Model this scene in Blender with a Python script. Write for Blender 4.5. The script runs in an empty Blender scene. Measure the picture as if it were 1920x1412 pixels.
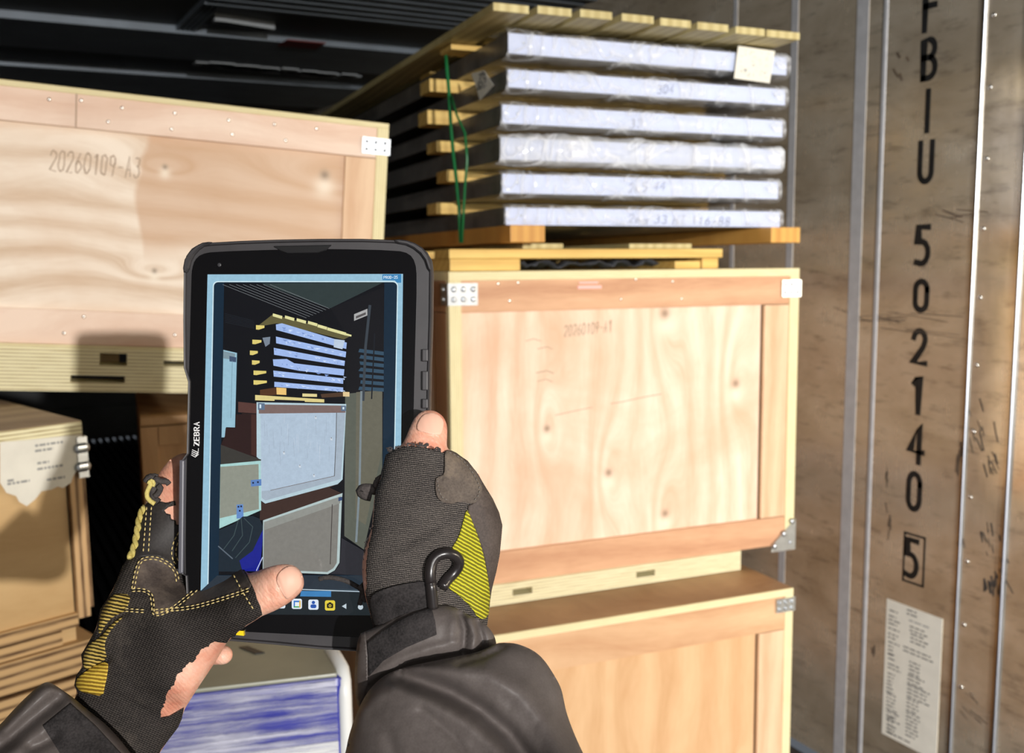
import bpy, bmesh, math, random
import numpy as np
from mathutils import Matrix, Vector
from mathutils.geometry import delaunay_2d_cdt

# ------------------------------------------------------------------ camera, world, lights
CX, CY, F = 960.0, 706.0, 1900.0
EYE = np.array([0.0, 0.0, 1.5])

def nrm(v):
    v = np.asarray(v, float); return v / np.linalg.norm(v)

def camera_axes(a=150, wx=-85, wy=472):
    d = nrm([wx - 960, wy - 706, F])
    b = (-((960 - wx) * a) + F * F) / (706 - wy)
    dn = nrm([a, b, F])
    return np.array([nrm(np.cross(dn, d)), d, -dn])

RC = camera_axes()
sc = bpy.context.scene
cam_data = bpy.data.cameras.new('camera')
cam = bpy.data.objects.new('camera', cam_data)
sc.collection.objects.link(cam)
right, down, fwd = RC[:, 0], RC[:, 1], RC[:, 2]
cam.matrix_world = Matrix((( right[0], -down[0], -fwd[0], EYE[0]),
                           ( right[1], -down[1], -fwd[1], EYE[1]),
                           ( right[2], -down[2], -fwd[2], EYE[2]), (0, 0, 0, 1)))
cam_data.sensor_width = 36.0
cam_data.lens = F / 1920.0 * 36.0
cam_data.clip_start = 0.01
cam_data.dof.use_dof = True
cam_data.dof.focus_distance = 0.56
cam_data.dof.aperture_fstop = 15.0
sc.camera = cam

world = bpy.data.worlds.new('world'); sc.world = world; world.use_nodes = True
world.node_tree.nodes['Background'].inputs[0].default_value = (0.80, 0.88, 1.0, 1)
world.node_tree.nodes['Background'].inputs[1].default_value = 0.10

def lamp(name, kind, loc, energy, color, size, target=None, spot=None):
    l = bpy.data.lights.new(name, kind); l.energy = energy; l.color = color
    if kind == 'AREA':
        l.size = size
    else:
        l.shadow_soft_size = size
    if spot:
        l.spot_size = math.radians(spot); l.spot_blend = 0.6
    o = bpy.data.objects.new(name, l); sc.collection.objects.link(o); o.location = loc
    if target is not None:
        o.rotation_euler = (Vector(target) - Vector(loc)).to_track_quat('-Z', 'Y').to_euler()
    return o

# a work lamp on a stand in the container doorway behind the photographer, and the phone's own small light
lamp('work_light', 'SPOT', (-0.165, -4.85, 2.08), 1000.0, (1.0, 0.965, 0.93), 0.04, (1.3, 1.9, 1.3), 110)
lamp('phone_light', 'POINT', (0.05, 0.02, 1.56), 0.6, (1.0, 0.97, 0.92), 0.02)
lamp('wall_fill_light', 'AREA', (-2.2, -5.5, 2.2), 400.0, (0.95, 0.97, 1.0), 1.6, (2.0, 1.6, 1.2))  # added unseen fill lamp that brightens the right wall

sc.view_settings.view_transform = 'Standard'
sc.view_settings.look = 'None'
sc.view_settings.gamma = 1.0
sc.view_settings.exposure = 0.4

# ------------------------------------------------------------------ projection helpers (pixel of the photo -> point in the place)
def ray(px, py):
    return RC @ nrm([px - CX, py - CY, F])

def at(px, py, z):
    """point seen at the pixel, z metres in front of the camera"""
    return EYE + RC @ (np.array([(px - CX) / F, (py - CY) / F, 1.0]) * z)

def rotm(yaw, tx, rl):
    c, s = math.cos(yaw), math.sin(yaw); A = np.array([[c, -s, 0], [s, c, 0], [0, 0, 1.]])
    c, s = math.cos(tx), math.sin(tx); B = np.array([[1, 0, 0], [0, c, -s], [0, s, c]])
    c, s = math.cos(rl), math.sin(rl); C = np.array([[c, 0, s], [0, 1, 0], [-s, 0, c]])
    return A @ B @ C

class Frame:
    def __init__(s, O, W): s.O = np.array(O, float); s.W = W
    def on(s, px, py, c=0.0, ax=1):
        e = np.zeros(3); e[ax] = c; P0 = s.O + s.W @ e; N = s.W[:, ax]; r = ray(px, py)
        t = ((P0 - EYE) @ N) / (r @ N)
        return s.W.T @ (EYE + r * t - s.O)
    def world(s, p): return s.O + s.W @ np.asarray(p, float)
    def shifted(s, p): return Frame(s.world(p), s.W)
    def matrix(s):
        M = Matrix.Identity(4)
        for i in range(3):
            for j in range(3): M[i][j] = s.W[i, j]
            M[i][3] = s.O[i]
        return M

WORLD = Frame((0, 0, 0), np.eye(3))

# ------------------------------------------------------------------ object helpers
COL = sc.collection

def tag(o, label=None, cat=None, group=None, kind=None):
    if label: o['label'] = label
    if cat: o['category'] = cat
    if group: o['group'] = group
    if kind: o['kind'] = kind
    return o

def thing(name, label, cat, frame, group=None):
    o = bpy.data.objects.new(name, None); COL.objects.link(o)
    o.empty_display_size = 0.05
    o.matrix_world = frame.matrix()
    return tag(o, label, cat, group)

class MB:
    """collects geometry in one mesh; materials by slot index"""
    def __init__(s): s.v = []; s.f = []; s.m = []; s.sm = []; s.uv = None
    def add(s, verts, faces, mi=0, smooth=False):
        b = len(s.v); s.v += [tuple(map(float, v)) for v in verts]
        for f in faces: s.f.append(tuple(b + i for i in f)); s.m.append(mi); s.sm.append(smooth)
        return s
    def box(s, x0, x1, y0, y1, z0, z1, mi=0, bev=0.0, jit=0.0):
        if bev > 0:
            bm = bmesh.new(); bmesh.ops.create_cube(bm, size=1.0)
            for v in bm.verts:
                v.co = Vector(((x0 + x1) / 2 + v.co.x * (x1 - x0), (y0 + y1) / 2 + v.co.y * (y1 - y0), (z0 + z1) / 2 + v.co.z * (z1 - z0)))
            bmesh.ops.bevel(bm, geom=list(bm.edges), offset=min(bev, abs(x1 - x0) * .4, abs(y1 - y0) * .4, abs(z1 - z0) * .4), segments=2, affect='EDGES', profile=0.6)
            s.add([v.co for v in bm.verts], [[v.index for v in f.verts] for f in bm.faces], mi) if False else None
            bm.verts.index_update()
            s.add([tuple(v.co) for v in bm.verts], [[v.index for v in f.verts] for f in bm.faces], mi)
            bm.free(); return s
        V = [(x, y, z) for x in (x0, x1) for y in (y0, y1) for z in (z0, z1)]
        s.add(V, [(0, 1, 3, 2), (4, 6, 7, 5), (0, 4, 5, 1), (2, 3, 7, 6), (0, 2, 6, 4), (1, 5, 7, 3)], mi)
        return s
    def prism(s, poly, d0, d1, axis=1, mi=0, fn=None):
        """poly: 2D points in the plane across `axis`; extruded from d0 to d1"""
        n = len(poly)
        def P(p, d):
            if axis == 1: return (p[0], d, p[1])
            if axis == 0: return (d, p[0], p[1])
            return (p[0], p[1], d)
        V = [P(p, d0) for p in poly] + [P(p, d1) for p in poly]
        Fc = [tuple(range(n))[::-1], tuple(range(n, 2 * n))] + [(i, (i + 1) % n, n + (i + 1) % n, n + i) for i in range(n)]
        s.add(V, Fc, mi); return s
    def dome(s, c, nrm_, r, h, mi=0, seg=8):
        n = Vector(nrm_).normalized(); t = n.orthogonal().normalized(); b = n.cross(t); c = Vector(c)
        V = []; rings = [(1.0, 0.0), (0.85, 0.55), (0.5, 0.88)]
        for rr, hh in rings:
            for k in range(seg):
                a = 2 * math.pi * k / seg
                V.append(c + (t * math.cos(a) + b * math.sin(a)) * r * rr + n * h * hh)
        V.append(c + n * h); Fc = []
        for q in range(2):
            for k in range(seg):
                Fc.append((q * seg + k, q * seg + (k + 1) % seg, (q + 1) * seg + (k + 1) % seg, (q + 1) * seg + k))
        for k in range(seg): Fc.append((2 * seg + k, 2 * seg + (k + 1) % seg, 3 * seg))
        Fc.append(tuple(range(seg))[::-1])
        s.add(V, Fc, mi, True); return s
    def tube(s, pts, rad, mi=0, seg=8, cap=True):
        pts = [Vector(p) for p in pts]; n = len(pts)
        rad = rad if hasattr(rad, '__len__') else [rad] * n
        V = []; up = None
        for i, p in enumerate(pts):
            d = (pts[min(i + 1, n - 1)] - pts[max(i - 1, 0)]).normalized()
            if up is None: up = d.orthogonal().normalized()
            up = (up - d * up.dot(d)).normalized(); b = d.cross(up)
            for k in range(seg):
                a = 2 * math.pi * k / seg
                V.append(p + (up * math.cos(a) + b * math.sin(a)) * rad[i])
        Fc = [(i * seg + k, i * seg + (k + 1) % seg, (i + 1) * seg + (k + 1) % seg, (i + 1) * seg + k) for i in range(n - 1) for k in range(seg)]
        if cap: Fc += [tuple(range(seg))[::-1], tuple(range((n - 1) * seg, n * seg))]
        s.add(V, Fc, mi, True); return s
    def build(s, name, mats, parent=None, label=None, world=False, uv=None, kind=None):
        me = bpy.data.meshes.new(name)
        vs = s.v
        if world and parent is not None:
            top = parent
            while top.parent is not None: top = top.parent
            Mi = top.matrix_basis.inverted()
            vs = [tuple(Mi @ Vector(v)) for v in vs]
        me.from_pydata(vs, [], s.f)
        mats = mats if isinstance(mats, (list, tuple)) else [mats]
        for m in mats: me.materials.append(m)
        me.polygons.foreach_set('material_index', s.m)
        me.polygons.foreach_set('use_smooth', s.sm)
        if uv is not None:
            l = me.uv_layers.new(name='UVMap'); vi = np.zeros(len(me.loops), int); me.loops.foreach_get('vertex_index', vi)
            l.data.foreach_set('uv', np.asarray(uv, float)[vi].ravel())
        me.update()
        bm = bmesh.new(); bm.from_mesh(me); bmesh.ops.recalc_face_normals(bm, faces=bm.faces); bm.to_mesh(me); bm.free()
        o = bpy.data.objects.new(name, me); COL.objects.link(o)
        if parent is not None: o.parent = parent
        if label: o['label'] = label
        if kind: o['kind'] = kind
        return o

# ------------------------------------------------------------------ materials
MATS = {}
def new_mat(name):
    m = bpy.data.materials.new(name); m.use_nodes = True
    nt = m.node_tree; b = nt.nodes['Principled BSDF']
    return m, nt, b

def L(nt, a, b): nt.links.new(a, b)

def node(nt, kind, **kw):
    n = nt.nodes.new(kind)
    for k, v in kw.items():
        if k in n.inputs: n.inputs[k].default_value = v
        else: setattr(n, k, v)
    return n

def ramp(nt, fac, stops, interp='LINEAR'):
    r = nt.nodes.new('ShaderNodeValToRGB'); r.color_ramp.interpolation = interp
    e = r.color_ramp.elements
    while len(e) > 1: e.remove(e[-1])
    e[0].position = stops[0][0]; e[0].color = (*stops[0][1], 1)
    for p, c in stops[1:]:
        q = e.new(p); q.color = (*c, 1)
    L(nt, fac, r.inputs[0]); return r.outputs[0]

def srgb(r, g, b):
    f = lambda c: (c / 255) / 12.92 if c / 255 <= .04045 else ((c / 255 + .055) / 1.055) ** 2.4
    return (f(r), f(g), f(b))

def math_(nt, op, a, b=None, c=None):
    n = nt.nodes.new('ShaderNodeMath'); n.operation = op
    for i, x in enumerate((a, b, c)):
        if x is None: continue
        if isinstance(x, (int, float)): n.inputs[i].default_value = x
        else: L(nt, x, n.inputs[i])
    return n.outputs[0]

def mixc(nt, fac, a, b, mode='MIX'):
    n = nt.nodes.new('ShaderNodeMix'); n.data_type = 'RGBA'; n.blend_type = mode
    for i, x in ((0, fac), (6, a), (7, b)):
        if isinstance(x, (int, float)): n.inputs[i].default_value = x
        elif isinstance(x, tuple): n.inputs[i].default_value = (*x, 1)
        else: L(nt, x, n.inputs[i])
    return n.outputs[2]

def bump(nt, b, h, strength=0.3, dist=0.001):
    n = nt.nodes.new('ShaderNodeBump'); n.inputs['Strength'].default_value = strength; n.inputs['Distance'].default_value = dist
    L(nt, h, n.inputs['Height']); L(nt, n.outputs[0], b.inputs['Normal'])

def coords(nt, scale=(1, 1, 1), loc=(0, 0, 0), rot=(0, 0, 0), src='Object'):
    tc = nt.nodes.new('ShaderNodeTexCoord'); mp = nt.nodes.new('ShaderNodeMapping')
    mp.inputs['Scale'].default_value = scale; mp.inputs['Location'].default_value = loc; mp.inputs['Rotation'].default_value = rot
    L(nt, tc.outputs[src], mp.inputs[0]); return mp.outputs[0]

def noise(nt, vec, scale=5, detail=4, rough=0.55, dist=0.0):
    n = nt.nodes.new('ShaderNodeTexNoise'); n.inputs['Scale'].default_value = scale; n.inputs['Detail'].default_value = detail
    n.inputs['Roughness'].default_value = rough; n.inputs['Distortion'].default_value = dist
    L(nt, vec, n.inputs['Vector']); return n.outputs['Fac']

def plain(name, col, rough=0.6, metal=0.0, nscale=None, namt=0.25, bumpy=0.0, coat=0.0, spec=None):
    m, nt, b = new_mat(name)
    b.inputs['Roughness'].default_value = rough; b.inputs['Metallic'].default_value = metal
    if spec is not None: b.inputs['Specular IOR Level'].default_value = spec
    if coat: b.inputs['Coat Weight'].default_value = coat; b.inputs['Coat Roughness'].default_value = 0.05
    if nscale:
        v = coords(nt); f = noise(nt, v, nscale, 6, 0.6)
        d = tuple(c * (1 - namt) for c in col); u = tuple(min(1, c * (1 + namt)) for c in col)
        L(nt, ramp(nt, f, [(0.3, d), (0.7, u)]), b.inputs['Base Color'])
        if bumpy: bump(nt, b, f, bumpy, 0.002)
    else: b.inputs['Base Color'].default_value = (*col, 1)
    return m

def plywood(name, light, dark, grain='x', freq=9.0, wobble=1.6, knots=(), stain=0.25, seed=0.0, rough=0.55, tint=None, ringamt=0.22, dark_area=None):
    """veneer: growth bands that wander along the grain and bend round knots (x, z, radius) given in object space"""
    m, nt, b = new_mat(name); b.inputs['Roughness'].default_value = rough
    tc = nt.nodes.new('ShaderNodeTexCoord'); sep = nt.nodes.new('ShaderNodeSeparateXYZ'); L(nt, tc.outputs['Object'], sep.inputs[0])
    X, Y, Z = sep.outputs
    if grain == 'x': across, along = Z, X
    elif grain == 'z': across, along = X, Z
    else: across, along = X, Y
    if grain != 'y': across = math_(nt, 'ADD', across, math_(nt, 'MULTIPLY', Y, 0.7))
    cmb = nt.nodes.new('ShaderNodeCombineXYZ')
    L(nt, math_(nt, 'MULTIPLY', across, 1.0), cmb.inputs[0]); L(nt, math_(nt, 'MULTIPLY', along, 0.30), cmb.inputs[1]); cmb.inputs[2].default_value = seed
    big = noise(nt, cmb.outputs[0], 2.4, 3, 0.5, 0.2)
    ph = math_(nt, 'ADD', math_(nt, 'MULTIPLY', across, freq), math_(nt, 'MULTIPLY', big, wobble * 3.2))
    kcol = None; halo = None
    for kx, kz, kr in knots:
        dx = math_(nt, 'SUBTRACT', X, kx); dz = math_(nt, 'SUBTRACT', Z, kz)
        if grain == 'z': q = math_(nt, 'ADD', math_(nt, 'MULTIPLY', dx, dx), math_(nt, 'MULTIPLY', math_(nt, 'MULTIPLY', dz, dz), 0.12))
        else: q = math_(nt, 'ADD', math_(nt, 'MULTIPLY', math_(nt, 'MULTIPLY', dx, dx), 0.12), math_(nt, 'MULTIPLY', dz, dz))
        g = math_(nt, 'POWER', 2.718, math_(nt, 'MULTIPLY', q, -1.0 / (kr * kr * 5)))
        ph = math_(nt, 'ADD', ph, math_(nt, 'MULTIPLY', g, 1.15))
        q2 = math_(nt, 'ADD', math_(nt, 'MULTIPLY', dx, dx), math_(nt, 'MULTIPLY', dz, dz))
        g2 = math_(nt, 'POWER', 2.718, math_(nt, 'MULTIPLY', q2, -1.0 / (kr * kr * .35)))
        dzz = math_(nt, 'ADD', dz, kr * 1.5)
        q3 = math_(nt, 'ADD', math_(nt, 'MULTIPLY', dx, dx), math_(nt, 'MULTIPLY', dzz, dzz))
        g3 = math_(nt, 'POWER', 2.718, math_(nt, 'MULTIPLY', q3, -1.0 / (kr * kr * 1.6)))
        kcol = g2 if kcol is None else math_(nt, 'MAXIMUM', kcol, g2)
        halo = g3 if halo is None else math_(nt, 'MAXIMUM', halo, g3)
    w = math_(nt, 'MULTIPLY_ADD', math_(nt, 'SINE', math_(nt, 'MULTIPLY', ph, 6.283)), 0.5, 0.5)
    def stretched(sx, sy, sd):
        cc = nt.nodes.new('ShaderNodeCombineXYZ')
        L(nt, math_(nt, 'ADD', math_(nt, 'MULTIPLY', ph, sx), 0.0), cc.inputs[0]); L(nt, math_(nt, 'MULTIPLY', along, sy), cc.inputs[1]); cc.inputs[2].default_value = sd
        return cc.outputs[0]
    fine = noise(nt, stretched(6.0, 9.0, seed + 3), 1.6, 4, 0.62)
    mid_ = noise(nt, stretched(1.0, 1.1, seed + 6), 1.3, 3, 0.6)
    w2 = math_(nt, 'ADD', math_(nt, 'ADD', math_(nt, 'MULTIPLY', w, ringamt), math_(nt, 'MULTIPLY', fine, 0.42)), math_(nt, 'MULTIPLY', mid_, 0.58 - ringamt))
    c = ramp(nt, w2, [(0.22, dark), (0.45, tuple((a + d * .8) / 1.8 for a, d in zip(light, dark))), (0.66, light)])
    cl_c = nt.nodes.new('ShaderNodeCombineXYZ')
    L(nt, X, cl_c.inputs[0]); L(nt, Z, cl_c.inputs[1]); cl_c.inputs[2].default_value = seed + 9
    cloud = noise(nt, cl_c.outputs[0], 3.4, 5, 0.6, 0.6)
    t = tint or tuple(d * 0.85 for d in dark)
    c = mixc(nt, math_(nt, 'MULTIPLY', ramp(nt, cloud, [(0.42, (0, 0, 0)), (0.66, (1, 1, 1))]), stain), c, t)
    if dark_area:
        hx, hz_, hc = dark_area      # darker veneer to the right of hx and above hz_, with a wandering edge
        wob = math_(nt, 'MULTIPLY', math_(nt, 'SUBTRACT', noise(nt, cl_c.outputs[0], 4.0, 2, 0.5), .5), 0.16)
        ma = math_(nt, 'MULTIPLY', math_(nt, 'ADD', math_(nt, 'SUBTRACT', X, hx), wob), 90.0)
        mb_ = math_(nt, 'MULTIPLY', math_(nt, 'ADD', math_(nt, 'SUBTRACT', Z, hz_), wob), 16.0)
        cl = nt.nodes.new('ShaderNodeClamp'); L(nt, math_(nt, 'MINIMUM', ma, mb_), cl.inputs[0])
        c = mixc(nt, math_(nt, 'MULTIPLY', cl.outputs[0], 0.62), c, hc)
    if kcol is not None:
        c = mixc(nt, math_(nt, 'MULTIPLY', halo, 0.75), c, tuple(min(1, l * 1.08) for l in light))
        c = mixc(nt, math_(nt, 'MULTIPLY', kcol, 0.85), c, tuple(d * 0.40 for d in dark))
    L(nt, c, b.inputs['Base Color'])
    bump(nt, b, w2, 0.12, 0.001)
    return m

def edge_ply(name, light, dark, freq=240.0, axis='z'):
    """cut plywood edge: thin stacked veneer lines"""
    m, nt, b = new_mat(name); b.inputs['Roughness'].default_value = 0.65
    tc = nt.nodes.new('ShaderNodeTexCoord'); sep = nt.nodes.new('ShaderNodeSeparateXYZ'); L(nt, tc.outputs['Object'], sep.inputs[0])
    A = sep.outputs['Z' if axis == 'z' else 'X']
    s_ = math_(nt, 'MULTIPLY_ADD', math_(nt, 'SINE', math_(nt, 'MULTIPLY', A, freq * 6.283)), 0.5, 0.5)
    v = coords(nt, (3, 3, 40) if axis == 'z' else (40, 3, 3)); f = noise(nt, v, 6, 3)
    L(nt, ramp(nt, math_(nt, 'ADD', math_(nt, 'MULTIPLY', s_, 0.55), math_(nt, 'MULTIPLY', f, 0.5)), [(0.2, dark), (0.55, light), (0.9, tuple(min(1, c * 1.06) for c in light))]), b.inputs['Base Color'])
    return m

M = {}
M['panel_a'] = None
M['rail'] = plywood('birch rail', srgb(226, 178, 138), srgb(190, 136, 100), 'x', 14, 1.2, stain=0.3, seed=2)
M['stile'] = plywood('birch stile', srgb(238, 204, 166), srgb(212, 166, 126), 'z', 14, 1.2, stain=0.25, seed=5)
M['edge'] = edge_ply('plywood edge', srgb(240, 228, 182), srgb(206, 186, 128), 260)
M['edge_v'] = edge_ply('plywood edge upright', srgb(240, 228, 182), srgb(204, 186, 132), 230, 'x')
M['skid'] = edge_ply('plywood skid', srgb(236, 228, 188), srgb(170, 150, 100), 150)
M['lid_dim'] = plywood('dimmed plywood top', srgb(190, 154, 112), srgb(150, 112, 76), 'x', 8, 2.0, stain=0.5, seed=8)  # browner lid colour, with the dimness of grazing light painted in
M['pine'] = plywood('pine bar', srgb(236, 202, 118), srgb(206, 160, 78), 'x', 40, 1.0, stain=0.3, seed=4)
M['pine_y'] = plywood('pine board', srgb(220, 206, 150), srgb(172, 150, 92), 'y', 40, 1.0, stain=0.3, seed=4)
M['pine_o'] = plywood('orange pine runner', srgb(232, 178, 92), srgb(186, 124, 54), 'y', 40, 1.0, stain=0.3, seed=6)
M['zinc'] = plain('galvanised steel', (0.62, 0.66, 0.70), 0.32, 1.0, 60, 0.12)
M['nail'] = plain('bright nail', (0.85, 0.84, 0.8), 0.25, 1.0)
M['dark_gap'] = plain('unlit timber inside', (0.05, 0.04, 0.03), 0.9)
M['pencil'] = plain('pencil line', srgb(172, 146, 122), 0.7)
M['ink'] = plain('blue black marker ink', srgb(84, 92, 130), 0.6)
M['paper'] = plain('paper', srgb(232, 228, 214), 0.7, 0, 20, 0.06)
M['print'] = plain('printed text', (0.10, 0.10, 0.10), 0.7)
M['print_grey'] = plain('faint printed text', (0.30, 0.30, 0.29), 0.7)
M['black_paint'] = plain('black paint', (0.012, 0.012, 0.012), 0.45, 0, 30, 0.4)
# ------------------------------------------------------------------ stroke lettering (box 1 high, w wide)
def arc(cx, cy, rx, ry, a0, a1, n=10):
    return [(cx + rx * math.cos(math.radians(a0 + (a1 - a0) * i / n)), cy + ry * math.sin(math.radians(a0 + (a1 - a0) * i / n))) for i in range(n + 1)]
GLYPH = {
 'F': [[(0, 0), (0, 1), (.5, 1)], [(0, .55), (.4, .55)]],
 'B': [[(0, 0), (0, 1), (.22, 1)] + arc(.22, .77, .24, .23, 90, -90) + [(0, .54)], [(.22, .54)] + arc(.22, .27, .28, .27, 90, -90) + [(0, 0)]],
 'I': [[(.25, 0), (.25, 1)]],
 'U': [[(0, 1), (0, .25)] + arc(.25, .25, .25, .25, 180, 360) + [(.5, 1)]],
 '5': [[(.46, 1), (.05, 1), (.03, .56), (.2, .6)] + arc(.2, .3, .28, .3, 80, -100, 12) + [(.0, .03)]],
 '0': [arc(.25, .72, .25, .28, 0, 180) + arc(.25, .28, .25, .28, 180, 360) + [(.5, .72)]],
 '2': [arc(.25, .74, .25, .26, 170, -10, 9) + [(.42, .5), (0, 0), (.52, 0)]],
 '1': [[(.1, .8), (.3, 1), (.3, 0)]],
 '4': [[(.4, 0), (.4, 1), (0, .28), (.55, .28)]],
 '6': [arc(.25, .28, .25, .28, 150, 510, 16), [(.03, .38), (.36, 1)]],
 '9': [arc(.25, .72, .25, .28, 0, 360, 16), [(.49, .66), (.3, 0)]],
 '3': [arc(.22, .76, .24, .24, 140, -80, 9) + arc(.22, .27, .28, .27, 80, -140, 9)],
 '8': [arc(.25, .76, .2, .24, 0, 360, 14), arc(.25, .27, .25, .27, 0, 360, 14)],
 '-': [[(.05, .45), (.45, .45)]],
 'A': [[(0, 0), (.25, 1), (.5, 0)], [(.1, .38), (.4, .38)]],
 'H': [[(0, 0), (0, 1)], [(.5, 0), (.5, 1)], [(0, .5), (.5, .5)]],
 'T': [[(.25, 0), (.25, 1)], [(0, 1), (.5, 1)]],
 'm': [[(0, 0), (0, .5), (.22, .5), (.25, 0)], [(.25, .45), (.5, .5), (.5, 0)]],
 'S': [arc(.25, .75, .22, .25, 20, 270, 9) + arc(.25, .25, .24, .25, 90, -150, 9)],
 'Z': [[(0, 1), (.5, 1), (0, 0), (.5, 0)]], 'E': [[(.48, 1), (0, 1), (0, 0), (.48, 0)], [(0, .52), (.4, .52)]],
 'R': [[(0, 0), (0, 1), (.25, 1)] + arc(.25, .74, .23, .26, 90, -90) + [(0, .48)], [(.22, .48), (.5, 0)]],
 'P': [[(0, 0), (0, 1), (.25, 1)] + arc(.25, .74, .23, .26, 90, -90) + [(0, .48)]],
 'O': [arc(.25, .5, .27, .5, 0, 360, 18)],
 'D': [[(0, 0), (0, 1), (.2, 1)] + arc(.2, .5, .3, .5, 90, -90, 10) + [(0, 0)]],
}
def strip(pts, w):
    """flat ribbon polygon round a polyline, as list of quads in 2D"""
    q = []
    P = [np.array(p, float) for p in pts]
    offs = []
    for i in range(len(P)):
        a = P[max(i - 1, 0)]; b = P[min(i + 1, len(P) - 1)]
        d = nrm(b - a) if np.linalg.norm(b - a) > 1e-9 else np.array([1, 0.])
        if 0 < i < len(P) - 1:
            d1 = nrm(P[i] - a) if np.linalg.norm(P[i] - a) > 1e-9 else d; d2 = nrm(b - P[i]) if np.linalg.norm(b - P[i]) > 1e-9 else d
            k = 1.0 / max(0.6, math.sqrt(max(0.05, (1 + d1 @ d2) / 2)))
        else: k = 1.0
        offs.append(np.array([-d[1], d[0]]) * w / 2 * k)
    for i in range(len(P) - 1):
        a, b = P[i], P[i + 1]
        if i == 0: a = a - nrm(b - a) * w * .5 if np.linalg.norm(b - a) > 1e-9 else a
        if i == len(P) - 2: b = b + nrm(b - P[i]) * w * .5 if np.linalg.norm(b - P[i]) > 1e-9 else b
        q.append([a - offs[i], b - offs[i + 1], b + offs[i + 1], a + offs[i]])
    return q

def strokes_mesh(mb, lines, w, place, mi=0):
    """lines: 2D polylines; place(u, v) -> 3D point on the surface"""
    for ln in lines:
        for q in strip(ln, w):
            mb.add([place(*p) for p in q], [(0, 1, 2, 3)], mi)

def text_lines(s, x, y, h, wfac=1.0, gap=.28, slant=0.0, jit=0.0, rnd=None):
    out = []
    for ch in s:
        if ch == ' ': x += h * .5 * wfac; continue
        for ln in GLYPH[ch]:
            o = []
            for (u, v) in ln:
                ju = rnd.uniform(-jit, jit) if rnd else 0; jv = rnd.uniform(-jit, jit) if rnd else 0
                o.append((x + (u * wfac + slant * v + ju) * h, y + (v + jv) * h))
            out.append(o)
        x += (.5 * wfac + gap) * h
    return out

# ------------------------------------------------------------------ the container
_r = ray(1519, 1403); XW = float((_r * 1.5 / -_r[2])[0])          # inner face of the right wall
WALLF = Frame((XW, 0, 0), np.array([[0, 1, 0], [1, 0, 0], [0, 0, 1.]]).T)
def wall_pt(px, py):
    r = ray(px, py); t = XW / r[0]; return EYE + r * t            # (XW, y, z)

def stainless():
    m, nt, b = new_mat('scuffed stainless steel')
    b.inputs['Metallic'].default_value = 0.66
    v = coords(nt, (1, 0.9, 1.6)); f = noise(nt, v, 3.5, 5, 0.6, 0.4)
    v2 = coords(nt, (1, 8, 1.2), loc=(3, 1, 2)); g = noise(nt, v2, 4, 4, 0.65)
    v3 = coords(nt, (1, 2, 9), loc=(1, 4, 2)); h = noise(nt, v3, 5, 5, 0.7)
    c = ramp(nt, f, [(0.3, srgb(196, 178, 150)), (0.5, srgb(226, 210, 184)), (0.72, srgb(244, 232, 210))])
    c = mixc(nt, math_(nt, 'MULTIPLY', ramp(nt, h, [(0.54, (0, 0, 0)), (0.70, (1, 1, 1))]), 0.5), c, srgb(122, 108, 92))
    L(nt, c, b.inputs['Base Color'])
    L(nt, ramp(nt, math_(nt, 'ADD', math_(nt, 'MULTIPLY', f, .5), math_(nt, 'MULTIPLY', g, .5)), [(0.35, (.14,) * 3), (0.65, (.32,) * 3)]), b.inputs['Roughness'])
    bump(nt, b, g, 0.10, 0.002)
    return m
M['stainless'] = stainless()
M['wall_trim'] = plain('bright aluminium trim', (0.52, 0.54, 0.58), 0.34, 1.0)
M['wall_seam'] = plain('brushed seam strip', (0.50, 0.50, 0.51), 0.5, 0.25, 30, 0.1)
M['groove'] = plain('dark wall groove', (0.06, 0.06, 0.06), 0.4, 0.6)
M['grime'] = plain('rubber scuff', (0.055, 0.047, 0.04), 0.7, 0, 40, 0.4)
M['grime_soft'] = plain('brown grime', (0.16, 0.12, 0.085), 0.6, 0.3, 40, 0.3)

def struct(name, mb, mats, parent=None, kind='structure', label=None):
    o = mb.build(name, mats, parent, label)
    if parent is None: o['kind'] = kind
    return o

YB, YF, XL, ZC = 8.6, -2.0, -0.55, 2.42
w = MB(); w.box(XW, XW + .08, YF, YB, 0, ZC + .1)
wall_right = struct('wall_right', w, M['stainless'])
w = MB(); w.box(XL - .08, XL, YF, YB, 0, ZC + .1)
struct('wall_left', w, plain('darkened unseen wall', (0.10, 0.10, 0.10), 0.6))  # unseen wall darkened in colour so the tablet glass reflects little light
M['bulkhead'] = plain('dark bulkhead paint', (0.05, 0.055, 0.06), 0.5, 0.2, 3, 0.3)
w = MB(); w.box(XL, XW, YB, YB + .08, 0, ZC + .1)
for i in range(9): w.box(XL, XW, YB - .03, YB, .15 + i * .26, .27 + i * .26)
struct('wall_back', w, M['bulkhead'])
# T-bar floor
w = MB(); w.box(XL, XW, YF, YB, -.08, -.028)
x = XL + .02
while x < XW - .03:
    w.box(x, x + .03, YF, YB, -.028, 0); x += .052
M['floor'] = plain('aluminium T-bar floor', (0.07, 0.07, 0.075), 0.45, 0.7, 8, 0.3)
struct('floor', w, M['floor'])
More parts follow.
